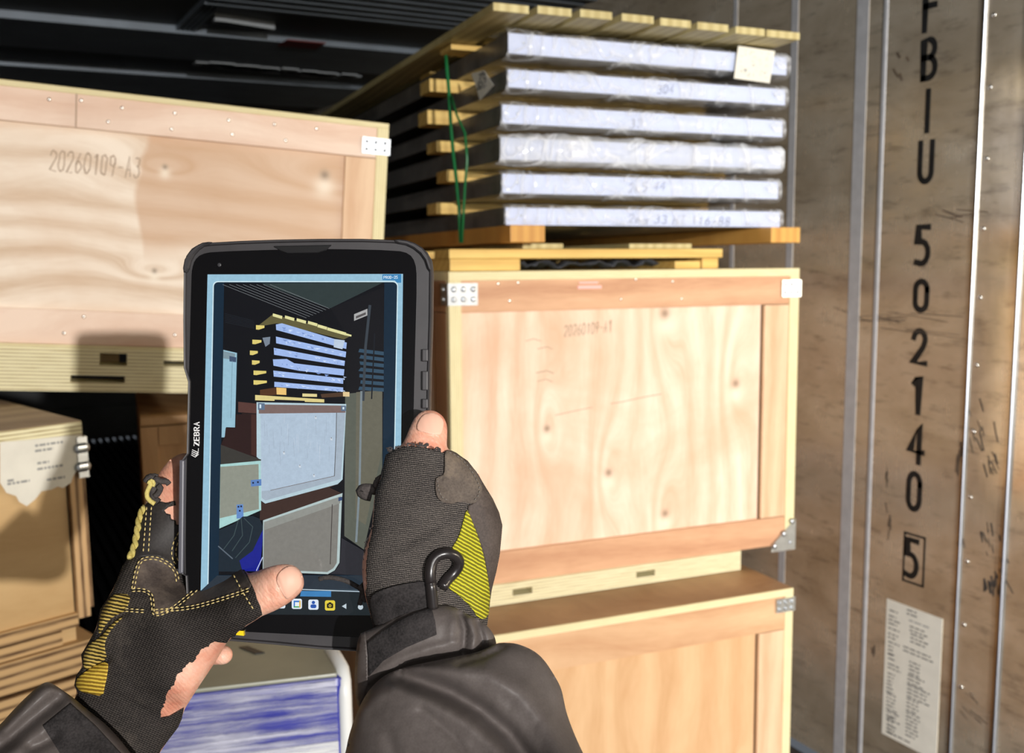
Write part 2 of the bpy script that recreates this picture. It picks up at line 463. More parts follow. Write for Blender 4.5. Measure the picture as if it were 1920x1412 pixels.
# ceiling: broad bands across the container, a ribbed strip, one welded seam plate
M['ceiling'] = plain('dim painted ceiling', srgb(112, 122, 132), 0.45, 0.25, 2.5, 0.25)
M['ceiling_dark'] = plain('recessed ceiling panel', srgb(62, 62, 58), 0.6, 0.1, 2.5, 0.3)
w = MB(); w.box(XL, XW, YF, YB, ZC, ZC + .08, 1)
def ceil_y(px, py):
    r = ray(px, py); return float((r * (ZC - 1.5) / r[2])[1])
def ceil_x(px, py):
    r = ray(px, py); return float((r * (ZC - 1.5) / r[2])[0])
for a, b_ in (((400, 54), (400, 104)), ((400, 138), (400, 182)), ((300, 200), (300, 222))):
    w.box(XL, XW, ceil_y(*a), ceil_y(*b_), ZC - .03, ZC + .001, 0)
y0 = ceil_y(800, 44); 
for i in range(16):
    y = y0 - .03 - i * .085
    w.box(ceil_x(372, 5), XW, y - .03, y, ZC - .025, ZC + .001, 0)
for i in range(4):
    xx = ceil_x(356 + i * 11, 20); w.box(xx, xx + .012, y0 - 2.2, ceil_y(400, 54), ZC - .02, ZC + .001, 0)
y = YF
while y < y0 - 1.8:
    w.box(XL, XW, y, y + .3, ZC - .03, ZC + .001, 0); y += .6
struct('ceiling', w, [M['ceiling'], M['ceiling_dark']])
M['glint'] = plain('pale sealant smear', srgb(150, 156, 160), 0.5)  # pale strips paint a glint along the ceiling band
M['red_mark'] = plain('dark red mark', srgb(110, 28, 26), 0.6)
w = MB()
rr = random.Random(3)
for i in range(24):
    t = i / 24; a = (375 + t * 292, 107 + t * 25 + rr.uniform(-1, 1)); q = (ceil_x(*a), ceil_y(*a))
    w.box(q[0] - .03, q[0] + .055, q[1] - rr.uniform(.01, .07), q[1] + rr.uniform(.01, .07), ZC - .036, ZC - .0295)
for i in range(10):
    a = (400 + i * 10, 26 + i * 1.6); q = (ceil_x(*a), ceil_y(*a)); w.box(q[0], q[0] + .05, q[1] - .02, q[1] + .02, ZC - .03, ZC - .0005)
w.build('glint', M['glint'], bpy.data.objects['ceiling'])
q0, q1 = (ceil_x(538, 60), ceil_y(538, 60)), (ceil_x(598, 74), ceil_y(598, 74))
w = MB(); w.box(q0[0], q1[0], min(q0[1], q1[1]) , max(q0[1], q1[1]) + .05, ZC - .034, ZC - .0295)
w.build('red_mark', M['red_mark'], bpy.data.objects['ceiling'])

# vertical trims and seams of the right wall
def vstrip(name, px, py, width, depth, mat, round_=False):
    y = wall_pt(px, py)[1]; w = MB()
    if round_:
        pts = [(XW - depth * math.sin(a), y + width / 2 * math.cos(a)) for a in np.linspace(0, math.pi, 9)] + [(XW + .002, y - width / 2), (XW + .002, y + width / 2)]
        w.prism(pts, 0.0, ZC, axis=2)
        for i in range(len(w.sm)): w.sm[i] = False
    else: w.box(XW - depth, XW + .002, y - width / 2, y + width / 2, 0, ZC)
    return struct(name, w, mat)
vstrip('trim_1', 1487, 200, .026, .0015, M['wall_seam'])
vstrip('trim_2', 1613, 200, .040, .0015, M['wall_seam'])
vstrip('trim_3', 1655, 200, .016, .003, M['wall_seam'], True)
vstrip('trim_4', 1846, 100, .009, .008, M['wall_trim'], True)
vstrip('trim_5', 1903, 700, .012, .010, M['wall_trim'], True)
vstrip('trim_6', 1380, 20, .018, .0015, M['wall_seam'])
# screws beside the long trim
w = MB(); y1 = wall_pt(1864, 30)[1]
zs = [wall_pt(*p)[2] for p in ((1864, 28), (1859, 164), (1851, 297), (1846, 427), (1841, 558), (1834, 810))]
z0 = zs[0]; dz = (zs[0] - zs[4]) / 4
for i in range(-1, 11):
    zz = z0 - i * dz
    if .1 < zz < 2.4:
        w.dome((XW - .0005, y1, zz), (-1, 0, 0), .006, .004)
        w.dome((XW - .0005, y1 + .022, zz + .004), (-1, 0, 0), .004, .002)
w.build('screw_heads', M['nail'], wall_right)
# container number, painted top to bottom
def wall_place(yc, zb):
    return lambda u, v: (XW - .0006, yc - u, zb + v)
w = MB()
marks = [('F', -33, 60), ('B', 68, 152), ('I', 166, 250), ('U', 262, 346), ('5', 420, 500), ('0', 522, 587), ('2', 615, 686), ('1', 700, 778), ('4', 792, 871), ('0', 883, 960), ('5', 1008, 1086)]
xs_top, xs_bot = 1747.0, 1708.0
for ch, ya, yb in marks:
    xa = xs_top + (xs_bot - xs_top) * (ya / 1086); xb = xs_top + (xs_bot - xs_top) * (yb / 1086)
    pa, pb = wall_pt(xa, ya), wall_pt(xb, yb)
    h = pa[2] - pb[2]; yc = (pa[1] + pb[1]) / 2
    wd = .070
    sw = .0155
    lines = [[(u * wd - wd * .25, v * (h - sw) + sw / 2) for u, v in ln] for ln in GLYPH[ch]]
    strokes_mesh(w, lines, sw, wall_place(yc, pb[2]))
w.build('container_number', M['black_paint'], wall_right)
w = MB()
c4 = [wall_pt(*p) for p in ((1697, 999), (1735, 1009), (1730, 1100), (1693, 1087))]
yL, yR = (c4[0][1] + c4[3][1]) / 2, (c4[1][1] + c4[2][1]) / 2; zT, zB = (c4[0][2] + c4[1][2]) / 2, (c4[3][2] + c4[2][2]) / 2
strokes_mesh(w, [[(yL, zT), (yR, zT)], [(yR, zT), (yR, zB)], [(yR, zB), (yL, zB)], [(yL, zB), (yL, zT)]], .006, lambda u, v: (XW - .0006, u, v))
w.build('check_digit_frame', M['black_paint'], wall_right)
# scuffs and grime
rr = random.Random(11); w = MB(); w2 = MB()
def smear(mb, px, py, n, sx, sy, ln, wd, ang=None):
    for _ in range(n):
        c = wall_pt(px + rr.gauss(0, sx), py + rr.gauss(0, sy)); a = ang if ang is not None else rr.uniform(60, 120)
        a = math.radians(a + rr.uniform(-12, 12)); l = ln * rr.uniform(.3, 1); k = rr.uniform(-.3, .3)
        pts = [(c[1] + math.cos(a) * l * (t - .5) + k * l * t * t * .3, c[2] + math.sin(a) * l * (t - .5)) for t in np.linspace(0, 1, 5)]
        strokes_mesh(mb, [pts], wd * rr.uniform(.4, 1), lambda u, v: (XW - .0005 - rr.uniform(0, .0002), u, v))
smear(w, 1840, 800, 9, 12, 40, .05, .004, 65)
smear(w, 1858, 880, 8, 14, 30, .045, .004, 65)
smear(w, 1855, 1010, 10, 14, 18, .03, .005, 70)
smear(w, 1862, 1100, 14, 13, 12, .025, .007, 85)
smear(w, 1880, 1060, 6, 6, 20, .04, .004, 60)
smear(w2, 1795, 865, 5, 3, 10, .04, .008, 85)
smear(w2, 1803, 1020, 5, 3, 12, .04, .008, 85)
smear(w2, 1662, 900, 7, 1.5, 45, .03, .004, 88)
smear(w2, 1668, 985, 4, 2, 12, .03, .005, 88)
smear(w2, 1800, 405, 5, 12, 4, .09, .006, 8)
smear(w2, 1690, 595, 6, 60, 4, .18, .003, 6)
smear(w2, 1700, 618, 4, 60, 8, .2, .002, 5)
smear(w2, 1820, 1330, 6, 20, 20, .05, .004, 30)
smear(w2, 1690, 120, 4, 8, 15, .03, .008, 60)
smear(w2, 1640, 1222, 3, 3, 3, .018, .012, 88)
w.build('scuff_marks', M['grime'], wall_right); w2.build('grime_marks', M['grime_soft'], wall_right)
# notice sheet stuck on the wall
a, b_ = wall_pt(1662, 1120), wall_pt(1768, 1162); c_ = wall_pt(1655, 1375)
NY0, NY1, NZ0, NZ1 = (a[1] + c_[1]) / 2, b_[1], c_[2], (a[2] + b_[2]) / 2
nf = Frame((XW - .0008, NY0, NZ0), np.array([[0, -1, 0], [1, 0, 0], [0, 0, 1.]]).T @ np.eye(3))
nf.W = np.array([[0, 1, 0], [-1, 0, 0], [0, 0, 1.]])           # local x runs along the wall towards the viewer, y into the wall
ns = thing('notice_sheet', 'white printed notice sheet stuck on the steel wall under the boxed digit', 'notice', nf)
W_, H_ = NY0 - NY1, NZ1 - NZ0
w = MB(); w.box(0, W_, -.0006, .0006, 0, H_); w.build('sheet', M['paper'], ns)
w = MB(); rr = random.Random(5)
def tl(x0, x1, y, n=1, dy=.012, wgt=.0045, mat=0):
    for i in range(n):
        yy = y - i * dy; x = x0
        xe = x1 - rr.uniform(0, (x1 - x0) * .35)
        while x < xe:
            l = rr.uniform(.006, .022); w.box(x, min(x + l, xe), -.0009, -.0005, yy, yy + wgt, mat); x += l + .004
h = H_ / 100; v = W_ / 100
for (x0, x1, y, n) in ((6, 26, 92, 1), (5, 26, 88, 3), (5, 30, 79, 1), (5, 24, 75, 2), (6, 28, 69, 1), (6, 20, 66, 3), (6, 18, 60, 1), (7, 22, 57, 1), (7, 34, 53, 2), (7, 22, 46, 3), (6, 20, 38, 3), (7, 24, 31, 1), (7, 30, 28, 4), (8, 34, 18, 3), (9, 24, 14, 5), (10, 30, 8, 3), (10, 62, 3, 1), (38, 60, 97, 2), (42, 84, 90, 1), (44, 84, 86, 2), (46, 84, 81, 3), (34, 98, 70, 2), (46, 70, 61, 4), (44, 78, 51, 3), (44, 92, 44, 4), (44, 66, 34, 4), (44, 70, 24, 7)):
    tl(x0 * v, x1 * v, y * h, n, .0105, .0036, 1 if x0 > 30 and n == 1 else 0)
w.build('printed_text', [M['print'], M['print_grey']], ns)

# ------------------------------------------------------------------ crates
def bracket(mb, x0, x1, z0, z1, y, wrap=None, depth=.05, seed=0):
    """bent steel corner plate on the front (plane y) and, with wrap = +1 / -1, round the side"""
    mb.box(x0, x1, y - .0022, y, z0, z1)
    for i in range(2):
        for k in range(3):
            mb.dome((x0 + (x1 - x0) * (.16 + .34 * k), y - .0022, z0 + (z1 - z0) * (.27 + .46 * i)), (0, -1, 0), (z1 - z0) * .13, .004)
    if wrap:
        xs = x1 if wrap > 0 else x0
        mb.box(min(xs, xs + wrap * .0022), max(xs, xs + wrap * .0022), y - .0022, y + depth, z0, z1)
        for i in range(2): mb.dome((xs + wrap * .0022, y + depth * .65, z0 + (z1 - z0) * (.27 + .46 * i)), (wrap, 0, 0), (z1 - z0) * .13, .004)

def crate(name, label, fr, w_, d_, h_, panel, rail_h, stile_w, edge_w=.025, top_t=.020, bot_rail=None, left_stile=True, side=True, group=None, lid=None, rail=None, stile=None, gap=0.0, recess=.008):
    """crate body in its own frame: x from -w_ to 0, y from 0 back to d_, z from -h_ up to 0"""
    base = fr.shifted((0, 0, 0))
    t = thing(name, label, 'crate', base, group)
    rail = rail or M['rail']; stile = stile or M['stile']
    bot_rail = bot_rail or rail_h
    e = edge_w
    m = MB(); m.box(-w_ + e * .5, -e * .5, .012 if not gap else .034, d_ - .012, -h_ + .006, -top_t); m.build('body', panel, t)
    if gap:
        m = MB(); m.box(-w_ + e, -e - stile_w - gap, .012, .018, -h_ + .01, -top_t - .01); m.build('front_panel', panel, t)
    m = MB(); m.box(-w_, 0, 0, d_, -top_t, 0, 0, .0015); m.build('lid', [lid or M['edge'], ], t) if lid is None else None
    if lid is not None:
        m = MB(); m.box(-w_, 0, .003, d_, -top_t * .5, 0); m.build('lid', lid, t)
        m = MB(); m.box(-w_, 0, 0, .003, -top_t, 0); m.box(-w_, 0, .003, d_, -top_t, -top_t * .5); m.build('lid_edge', M['edge'], t)
    yf = .010 - recess
    m = MB(); m.box(-w_ + e, -e, yf, .013, -top_t - rail_h, -top_t, 0, .001); m.build('top_rail', rail, t)
    m = MB(); m.box(-w_ + e, -e, yf, .013, -h_, -h_ + bot_rail, 0, .001); m.build('bottom_rail', rail, t)
    zt, zb = -top_t - rail_h - .0015, -h_ + bot_rail + .0015
    m = MB(); m.box(-e - stile_w, -e, yf, .013, zb, zt, 0, .001); m.build('stile', stile, t)
    if left_stile:
        m = MB(); m.box(-w_ + e, -w_ + e + stile_w, yf, .013, zb, zt, 0, .001); m.build('stile', stile, t)
    for s in (-1, 1):
        x0, x1 = (-w_, -w_ + e) if s < 0 else (-e, 0)
        m = MB(); m.box(x0, x1, yf - .002, .02, -h_, -top_t, 0, .001)
        m.build('corner_strip', M['edge_v'], t)
    if side:
        for s in (-1, 1):
            x0, x1 = (-w_ - .0, -w_ + .010) if s < 0 else (-.010, 0)
            m = MB(); m.box(x0, x1, .02, d_, -top_t - rail_h, -top_t, 0, .001); m.box(x0, x1, .02, d_, -h_, -h_ + bot_rail, 0, .001)
            m.box(x0, x1, .022, .02 + stile_w, zb, zt, 0, .001); m.box(x0, x1, d_ - stile_w, d_, zb, zt, 0, .001)
            m.build('side_frame', M['side_wood'], t)
    return t

def nails(t, pts, y, mat=None, r=.0035):
    for x, z in pts:
        m = MB(); m.dome((x, y, z), (0, -1, 0), r, r * .5); m.build('nail_head', mat or M['nail'], t)

def skid(t, x0, x1, z0, z1, y0, y1, slots, mat):
    """built-up skid under a crate; slots: (xa, xb, za, zb) openings through its front"""
    m = MB(); zs = sorted({z0, z1} | {z for s in slots for z in s[2:]})
    for za, zb in zip(zs[:-1], zs[1:]):
        x = x0
        for s in sorted(slots):
            if s[2] <= za + 1e-6 and s[3] >= zb - 1e-6:
                if s[0] > x: m.box(x, s[0], y0, y0 + .06, za, zb)
                x = max(x, s[1])
        if x1 > x: m.box(x, x1, y0, y0 + .06, za, zb)
    m.box(x0, x0 + .05, y0 + .06, y1, z0, z1); m.box(x1 - .05, x1, y0 + .06, y1, z0, z1); m.box((x0 + x1) / 2 - .03, (x0 + x1) / 2 + .03, y0 + .3, y1, z0, z1)
    m.build('skid', mat, t)

M['side_wood'] = plywood('brown side veneer', srgb(188, 140, 102), srgb(150, 104, 70), 'y', 12, 1.2, stain=0.4, seed=12)
WT = rotm(math.radians(-5.7), math.radians(-.94), math.radians(.53))
TW = Frame((1.768, 1.806, 1.441), WT)

# --- middle crate of the tower (front face fully in view)
wm, hm = .887, .673
kn = [TW.on(*p) for p in ((1252, 588), (1030, 805), (1146, 888), (1252, 965), (1385, 720))]
M['panel_mid'] = plywood('pale veneer with knots', srgb(250, 228, 204), srgb(224, 184, 150), 'z', 15, 1.3, [(k[0], k[2], r) for k, r in zip(kn, (.020, .013, .015, .016, .018))], stain=0.45, seed=1, tint=srgb(222, 168, 128))
mid = crate('wooden_crate', 'large plywood crate with knotty pale front, bearing the pallet of wrapped panels', TW, wm, 1.0, hm, M['panel_mid'], .066, .070, .027, .019, .070, left_stile=False, gap=.0045, group='plywood crates stacked by the steel wall')
sl = [TW.on(*p) for p in ((1193, 1067), (1228, 1078), (961, 1099), (998, 1109))]
skid(mid, -wm + .02, -.155, -.720, -hm, .0, .9, [(sl[0][0], sl[1][0], -.704, -.690), (sl[2][0], sl[3][0], -.704, -.690)], M['skid'])
m = MB()
bracket(m, -wm - .001, -wm + .062, -.070, -.024, -.0015, -1, .045)
m.build('corner_plate', M['zinc'], mid); m = MB()
bracket(m, -.052, .001, -.068, -.028, -.0015, 1, .045)
m.build('corner_plate', M['zinc'], mid)
m = MB()   # triangular gusset at the lower right corner
m.prism([(.002, -hm + .062), (.002, -hm - .014), (-.070, -hm - .014), (-.066, -hm + .004)], -.0045, -.0015)
for p in ((-.010, -.615), (-.034, -.644), (-.060, -.672)): m.dome((p[0], -.0045, p[1]), (0, -1, 0), .0075, .006)
m.dome((-.012, -.0045, -.668), (0, -1, 0), .005, .003)
m.build('corner_gusset', M['zinc'], mid)
pts = [TW.on(*p) for p in ((956, 564), (1165, 561), (1279, 560), (1262, 528), (1193, 524), (935, 532), (972, 530))]
nails(mid, [(p[0], p[2]) for p in pts], .0018)
rr = random.Random(21)
def hand_text(t, fr, s, p0, p1, hpx, y, mat, wt=.0026, name='handwriting', seed=1, wfac=1.0, gap=.3):
    a, b_ = fr.on(*p0), fr.on(*p1); hh = hpx; r_ = random.Random(seed)
    ls = text_lines(s, 0, 0, hh, wfac, gap, .15, .05, r_)
    xm = max(u for l in ls for u, v in l); sc_ = np.hypot(b_[0] - a[0], b_[2] - a[2]) / xm
    sl_ = (b_[2] - a[2]) / (b_[0] - a[0])
    ls = [[(a[0] + u * sc_, a[2] + v + u * sc_ * sl_) for u, v in l] for l in ls]
    m = MB(); strokes_mesh(m, ls, wt, lambda u, v: (u, y, v)); m.build(name, mat, t)
hand_text(mid, TW, '20260109-A1', (1062, 632), (1150, 622), .024, .0112, M['pencil'], .0016)
# veneer cracks and bruises on the panel
m = MB()
def crack(p, wd, fr=TW, y=.0113):
    q = [fr.on(*a) for a in p]; strokes_mesh(m, [[(a[0], a[2]) for a in q]], wd, lambda u, v: (u, y, v))
crack([(1150, 758), (1175, 754), (1210, 746), (1245, 740)], .0016)
crack([(1045, 780), (1090, 770), (1115, 765)], .0014)
crack([(990, 640), (1005, 636), (1018, 640)], .0014); crack([(1012, 655), (1030, 651), (1040, 655)], .0014); crack([(1010, 700), (1030, 696), (1042, 701)], .0018); crack([(1012, 716), (1028, 712), (1040, 717)], .0014)
m.build('veneer_cracks', M['pencil'], mid)
m = MB(); q = TW.on(1105, 538); m.box(q[0] - .028, q[0] + .03, -.0002, .0019, q[2] - .004, q[2] + .003); q = TW.on(1100, 530); m.box(q[0] - .018, q[0] + .028, -.0002, .0019, q[2] - .002, q[2] + .002)
M['pink_chip'] = plain('pink chipped veneer', srgb(250, 190, 180), .5)
m.build('chipped_veneer', M['pink_chip'], mid)

# --- lower crate of the tower
LW = TW.shifted((-.126, -.161, -.7215))
M['panel_low'] = plywood('warm veneer', srgb(230, 190, 144), srgb(206, 158, 110), 'z', 14, 1.3, [(-.13, -.42, .008)], stain=0.4, seed=14, tint=srgb(216, 164, 118))
M['rail_low'] = plywood('warm birch rail', srgb(230, 188, 144), srgb(202, 150, 108), 'x', 10, 1.2, stain=0.3, seed=17)
low = crate('wooden_crate', 'plywood crate on the floor, lowest of the tower beside the steel wall', LW, .90, 1.15, .715, M['panel_low'], .078, .068, .022, .016, .078, gap=.0035, lid=M['lid_dim'], group='plywood crates stacked by the steel wall', rail=M['rail_low'])
skid(low, -.88, -.02, -.765, -.715, .0, 1.1, [(-.6, -.5, -.75, -.73), (-.3, -.2, -.75, -.73)], M['skid'])
m = MB(); bracket(m, -.048, .001, -.052, -.020, -.0015, 1, .04); m.build('corner_plate', M['zinc'], low)
m = MB(); q = LW.on(1279, 1187); m.box(q[0] - .007, q[0] + .009, .0055, .0118, q[2] - .003, q[2] + .003); m.build('chipped_veneer', M['pink_chip'], low)

# --- left crate, tilted
PL = at(730, 232, 2.06)
LF = Frame(PL, rotm(math.radians(-7.38), math.radians(-.15), math.radians(4.42)))
kl = [LF.on(*p) for p in ((310, 312), (611, 327), (290, 508))]
M['panel_left'] = plywood('wavy veneer', srgb(250, 234, 214), srgb(214, 184, 152), 'x', 17, 2.0, [(k[0], k[2], r) for k, r in zip(kl, (.008, .016, .008))], stain=0.3, seed=3, tint=srgb(214, 176, 140), dark_area=(float(LF.on(268, 400)[0]), float(LF.on(300, 500)[2]), srgb(206, 160, 118)), ringamt=.32)
M['rail_left'] = plywood('pinkish birch rail', srgb(248, 222, 200), srgb(226, 186, 158), 'x', 12, 1.4, stain=0.35, seed=23)
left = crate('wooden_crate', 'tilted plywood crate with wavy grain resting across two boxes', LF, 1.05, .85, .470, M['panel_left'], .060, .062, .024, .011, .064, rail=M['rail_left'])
a1 = LF.on(187, 660); a2 = LF.on(238, 683); b1 = LF.on(132, 703); b2 = LF.on(234, 715); c1 = LF.on(307, 677); 
skid(left, -1.03, -.03, -.558, -.475, .0, .8, [(a1[0], a2[0], -.507, -.484), (b1[0], b2[0], -.540, -.527), (c1[0], c1[0] + .07, -.506, -.496)], M['skid'])
m = MB(); m.box(-1.05, 0, -.006, .85, -.475, -.470); m.build('base_board', M['edge'], left)
m = MB(); bracket(m, -.054, .001, -.064, -.032, -.0015, 1, .04); m.build('corner_plate', M['zinc'], left)
pts = [LF.on(*p) for p in ((92, 186), (152, 188), (229, 202), (328, 212), (429, 225), (515, 233), (594, 241), (203, 228), (322, 242), (436, 252), (536, 263), (157, 594), (120, 625), (328, 628))]
nails(left, [(p[0], p[2]) for p in pts], .0018)
q = LF.on(143, 200); m = MB(); m.box(q[0] - .0012, q[0] + .0012, .001, .0022, -.071, -.011); m.build('rail_joint', M['pencil'], left)
hand_text(left, LF, '20260109-A3', (92, 318), (262, 332), .036, .0112, M['pencil'], .0018, seed=4)

# --- labelled box under the left crate
ZB_ = float(LF.world((-.385, 0, -.558))[2])
def hz(px, py, z):                               # point on the horizontal plane z
    r = ray(px, py); return EYE + r * (z - 1.5) / r[2]
A0, A1 = hz(0, 808, ZB_), hz(153, 788, ZB_)
ya = math.atan2(A1[1] - A0[1], A1[0] - A0[0])
BX = Frame(A1, rotm(ya, 0, 0))
M['box_panel'] = plywood('plain tan board', srgb(214, 180, 128), srgb(192, 154, 102), 'x', 7, 1.0, [], stain=0.15, seed=31)
M['weathered'] = plywood('weathered grey board', srgb(186, 164, 136), srgb(136, 112, 86), 'x', 18, 1.6, stain=0.4, seed=33)
M['rough_edge'] = edge_ply('rough layered edge', srgb(206, 168, 120), srgb(88, 58, 32), 75, 'x')
M['rough_h'] = edge_ply('rough layered board', srgb(206, 168, 116), srgb(96, 66, 38), 62)
bt = thing('plywood_box', 'battered plywood box with a torn white shipping label', 'box', BX)
dB = .50; hB = ZB_ - .02
m = MB(); m.box(-.9, 0, .0, dB, -.016, 0, 0, .002); m.build('lid', [M['weathered']], bt)
m = MB(); m.box(-.9, -.002, -.004, .002, -.022, -.001); m.build('lid_edge', M['skid'], bt)
q1 = BX.on(130, 916); q2 = BX.on(149, 1151); q3 = BX.on(190, 1170); q4 = BX.on(0, 1183); q5 = BX.on(163, 930)
zp = (q2[2] + q4[2]) / 2
m = MB(); m.box(-.9, -.03, .006, dB - .004, -.80, -.016); m.build('body', M['box_panel'], bt)
m = MB(); m.box(q1[0], q1[0] + .020, -.004, .008, zp - .01, -.022); m.box(q1[0] + .021, -.001, -.002, .03, zp + .004, -.022); m.build('stile', M['rough_edge'], bt)
m = MB(); m.box(-.9, q1[0] - .001, -.004, .008, zp - .022, zp); m.box(-.9, q1[0] - .03, -.006, .008, zp - .046, zp - .024); m.build('bottom_rail', M['rough_h'], bt)
m = MB()
for i, (za, zb, yy, xe) in enumerate(((zp - .10, zp - .048, -.012, .0), (zp - .135, zp - .103, -.02, -.01), (zp - .18, zp - .138, -.012, .005), (zp - .24, zp - .183, -.02, -.005), (zp - .30, zp - .244, -.012, .0))):
    m.box(-.9, xe, yy, dB, za, zb, 0, .003)
m.build('skid', M['rough_h'], bt)
m = MB(); m.box(-.95, -.02, .03, dB - .03, -hB, zp - .305); m.build('base', M['rough_h'], bt)
# torn label, bent round the corner
pl = [(0, 829), (60, 824), (118, 818), (153, 815), (157, 880), (143, 882), (137, 893), (133, 905), (118, 915), (108, 912), (96, 918), (78, 921), (66, 936), (50, 949), (36, 941), (30, 930), (12, 924), (0, 905)]
w = MB(); P2 = [BX.on(*p, c=-.007) for p in pl]; P2 = [(p[0], p[2]) for p in P2]
w.prism(P2, -.0075, -.0062)
w.build('torn_label', M['paper'], bt, 'white label with torn lower edge')
w = MB(); rr = random.Random(8)
for (x0, x1, y) in ((66, 118, 836), (66, 100, 846), (70, 92, 869), (70, 118, 880), (14, 28, 902), (14, 56, 908), (88, 122, 900)):
    a, b_ = BX.on(x0, y, -.0078), BX.on(x1, y - .1 * (x1 - x0), -.0078); x = a[0]
    while x < b_[0]:
        l = rr.uniform(.003, .010); w.box(x, min(x + l, b_[0]), -.0079, -.0074, a[2] - .0018, a[2] + .0018); x += l + .002
w.build('label_text', M['print_grey'], bt)
m = MB(); q = BX.on(140, 826); bracket(m, q[0], .0005, q[2] - .062, q[2] + .006, -.0076, 1, .03); m.build('corner_plate', M['zinc'], bt)

# --- framed crate behind, in the dark
ZB2 = ZB_ - .035
A2 = hz(262, 784, ZB2)
BK = Frame(A2, rotm(math.radians(-7.4), 0, 0))
M['dark_panel'] = plywood('brown veneer', srgb(196, 156, 108), srgb(160, 120, 76), 'z', 14, 1.2, stain=0.4, seed=41)
m = MB()
bk = thing('plywood_crate', 'brown framed plywood crate in the shade behind the tablet', 'crate', BK)
m.box(0.012, .30, .014, .50, -ZB2 + .02, -.017); m.build('body', M['dark_panel'], bk)
m = MB(); m.box(0, .32, 0, .50, -.016, 0, 0, .002); m.build('lid', M['dark_panel'], bk)
for (x0, x1, nm) in ((0, .03, 'stile'), (.285, .315, 'stile')):
    m = MB(); m.box(x0, x1, 0, .014, -.6, -.018, 0, .001); m.build(nm, M['dark_panel'], bk)
m = MB(); m.box(.031, .284, 0, .014, -.055, -.018, 0, .001); m.build('top_rail', M['dark_panel'], bk)
m = MB(); m.box(-.0, .012, .016, .50, -.6, -.018); m.build('side_panel', M['dark_panel'], bk)

# ------------------------------------------------------------------ stack of wrapped steel panels on the middle crate
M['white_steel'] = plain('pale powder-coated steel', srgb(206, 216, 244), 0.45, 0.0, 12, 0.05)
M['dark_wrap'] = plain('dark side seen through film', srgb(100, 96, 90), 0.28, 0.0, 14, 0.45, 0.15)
def film_mat(add=0.0):
    m, nt, b = new_mat('clear stretch film')
    b.inputs['Base Color'].default_value = (0.88, 0.90, 0.93, 1); b.inputs['Roughness'].default_value = 0.13
    v = coords(nt, (1, 1, 1)); f = noise(nt, v, 4.5, 2, 0.45, .9); g = noise(nt, coords(nt, (1, 1, 1), rot=(0, .7, 0)), 8, 2, 0.45, 1.2)
    # creases: thin bright lines where the folded noise crosses its middle
    cr = math_(nt, 'ABSOLUTE', math_(nt, 'SUBTRACT', f, .5)); cr2 = math_(nt, 'ABSOLUTE', math_(nt, 'SUBTRACT', g, .5))
    mn = math_(nt, 'MINIMUM', cr, cr2)
    L(nt, ramp(nt, mn, [(0.0, (.60 + add,) * 3), (0.008, (.34 + add,) * 3), (0.04, (.14 + add,) * 3), (.2, (.07 + add,) * 3)]), b.inputs['Alpha'])
    bump(nt, b, math_(nt, 'ADD', math_(nt, 'MULTIPLY', cr, 1.0), cr2), 0.9, 0.03)
    return m
M['film'] = film_mat()
M['film_thick'] = film_mat(.30)
SD = 1.62
bars_y = .30
prev = None
slabs = [(.455, .499, -.729, -.012), (.385, .424, -.730, -.014), (.310, .351, -.744, -.020), (.235, .283, -.747, -.022), (.164, .207, -.745, -.029), (.097, .136, -.738, -.022)]
slab_lab = ['topmost film-wrapped white steel panel of the stack, with a paper tag', 'film-wrapped white steel panel, second from the top of the stack',
            'film-wrapped white steel panel, third from the top of the stack', 'film-wrapped white steel panel in bulging crumpled film, fourth from the top',
            'film-wrapped white steel panel, fifth from the top, with inked numbers', 'lowest film-wrapped white steel panel of the stack, long handwriting on its face']
texts = [None, ('304', (1232, 176), (1262, 174), .018), ('33', (1180, 240), (1204, 239), .018), None, ('2m5 44', (1178, 362), (1246, 356), .020), ('2mm 33 HT 116-88', (1178, 417), (1368, 423), .018)]
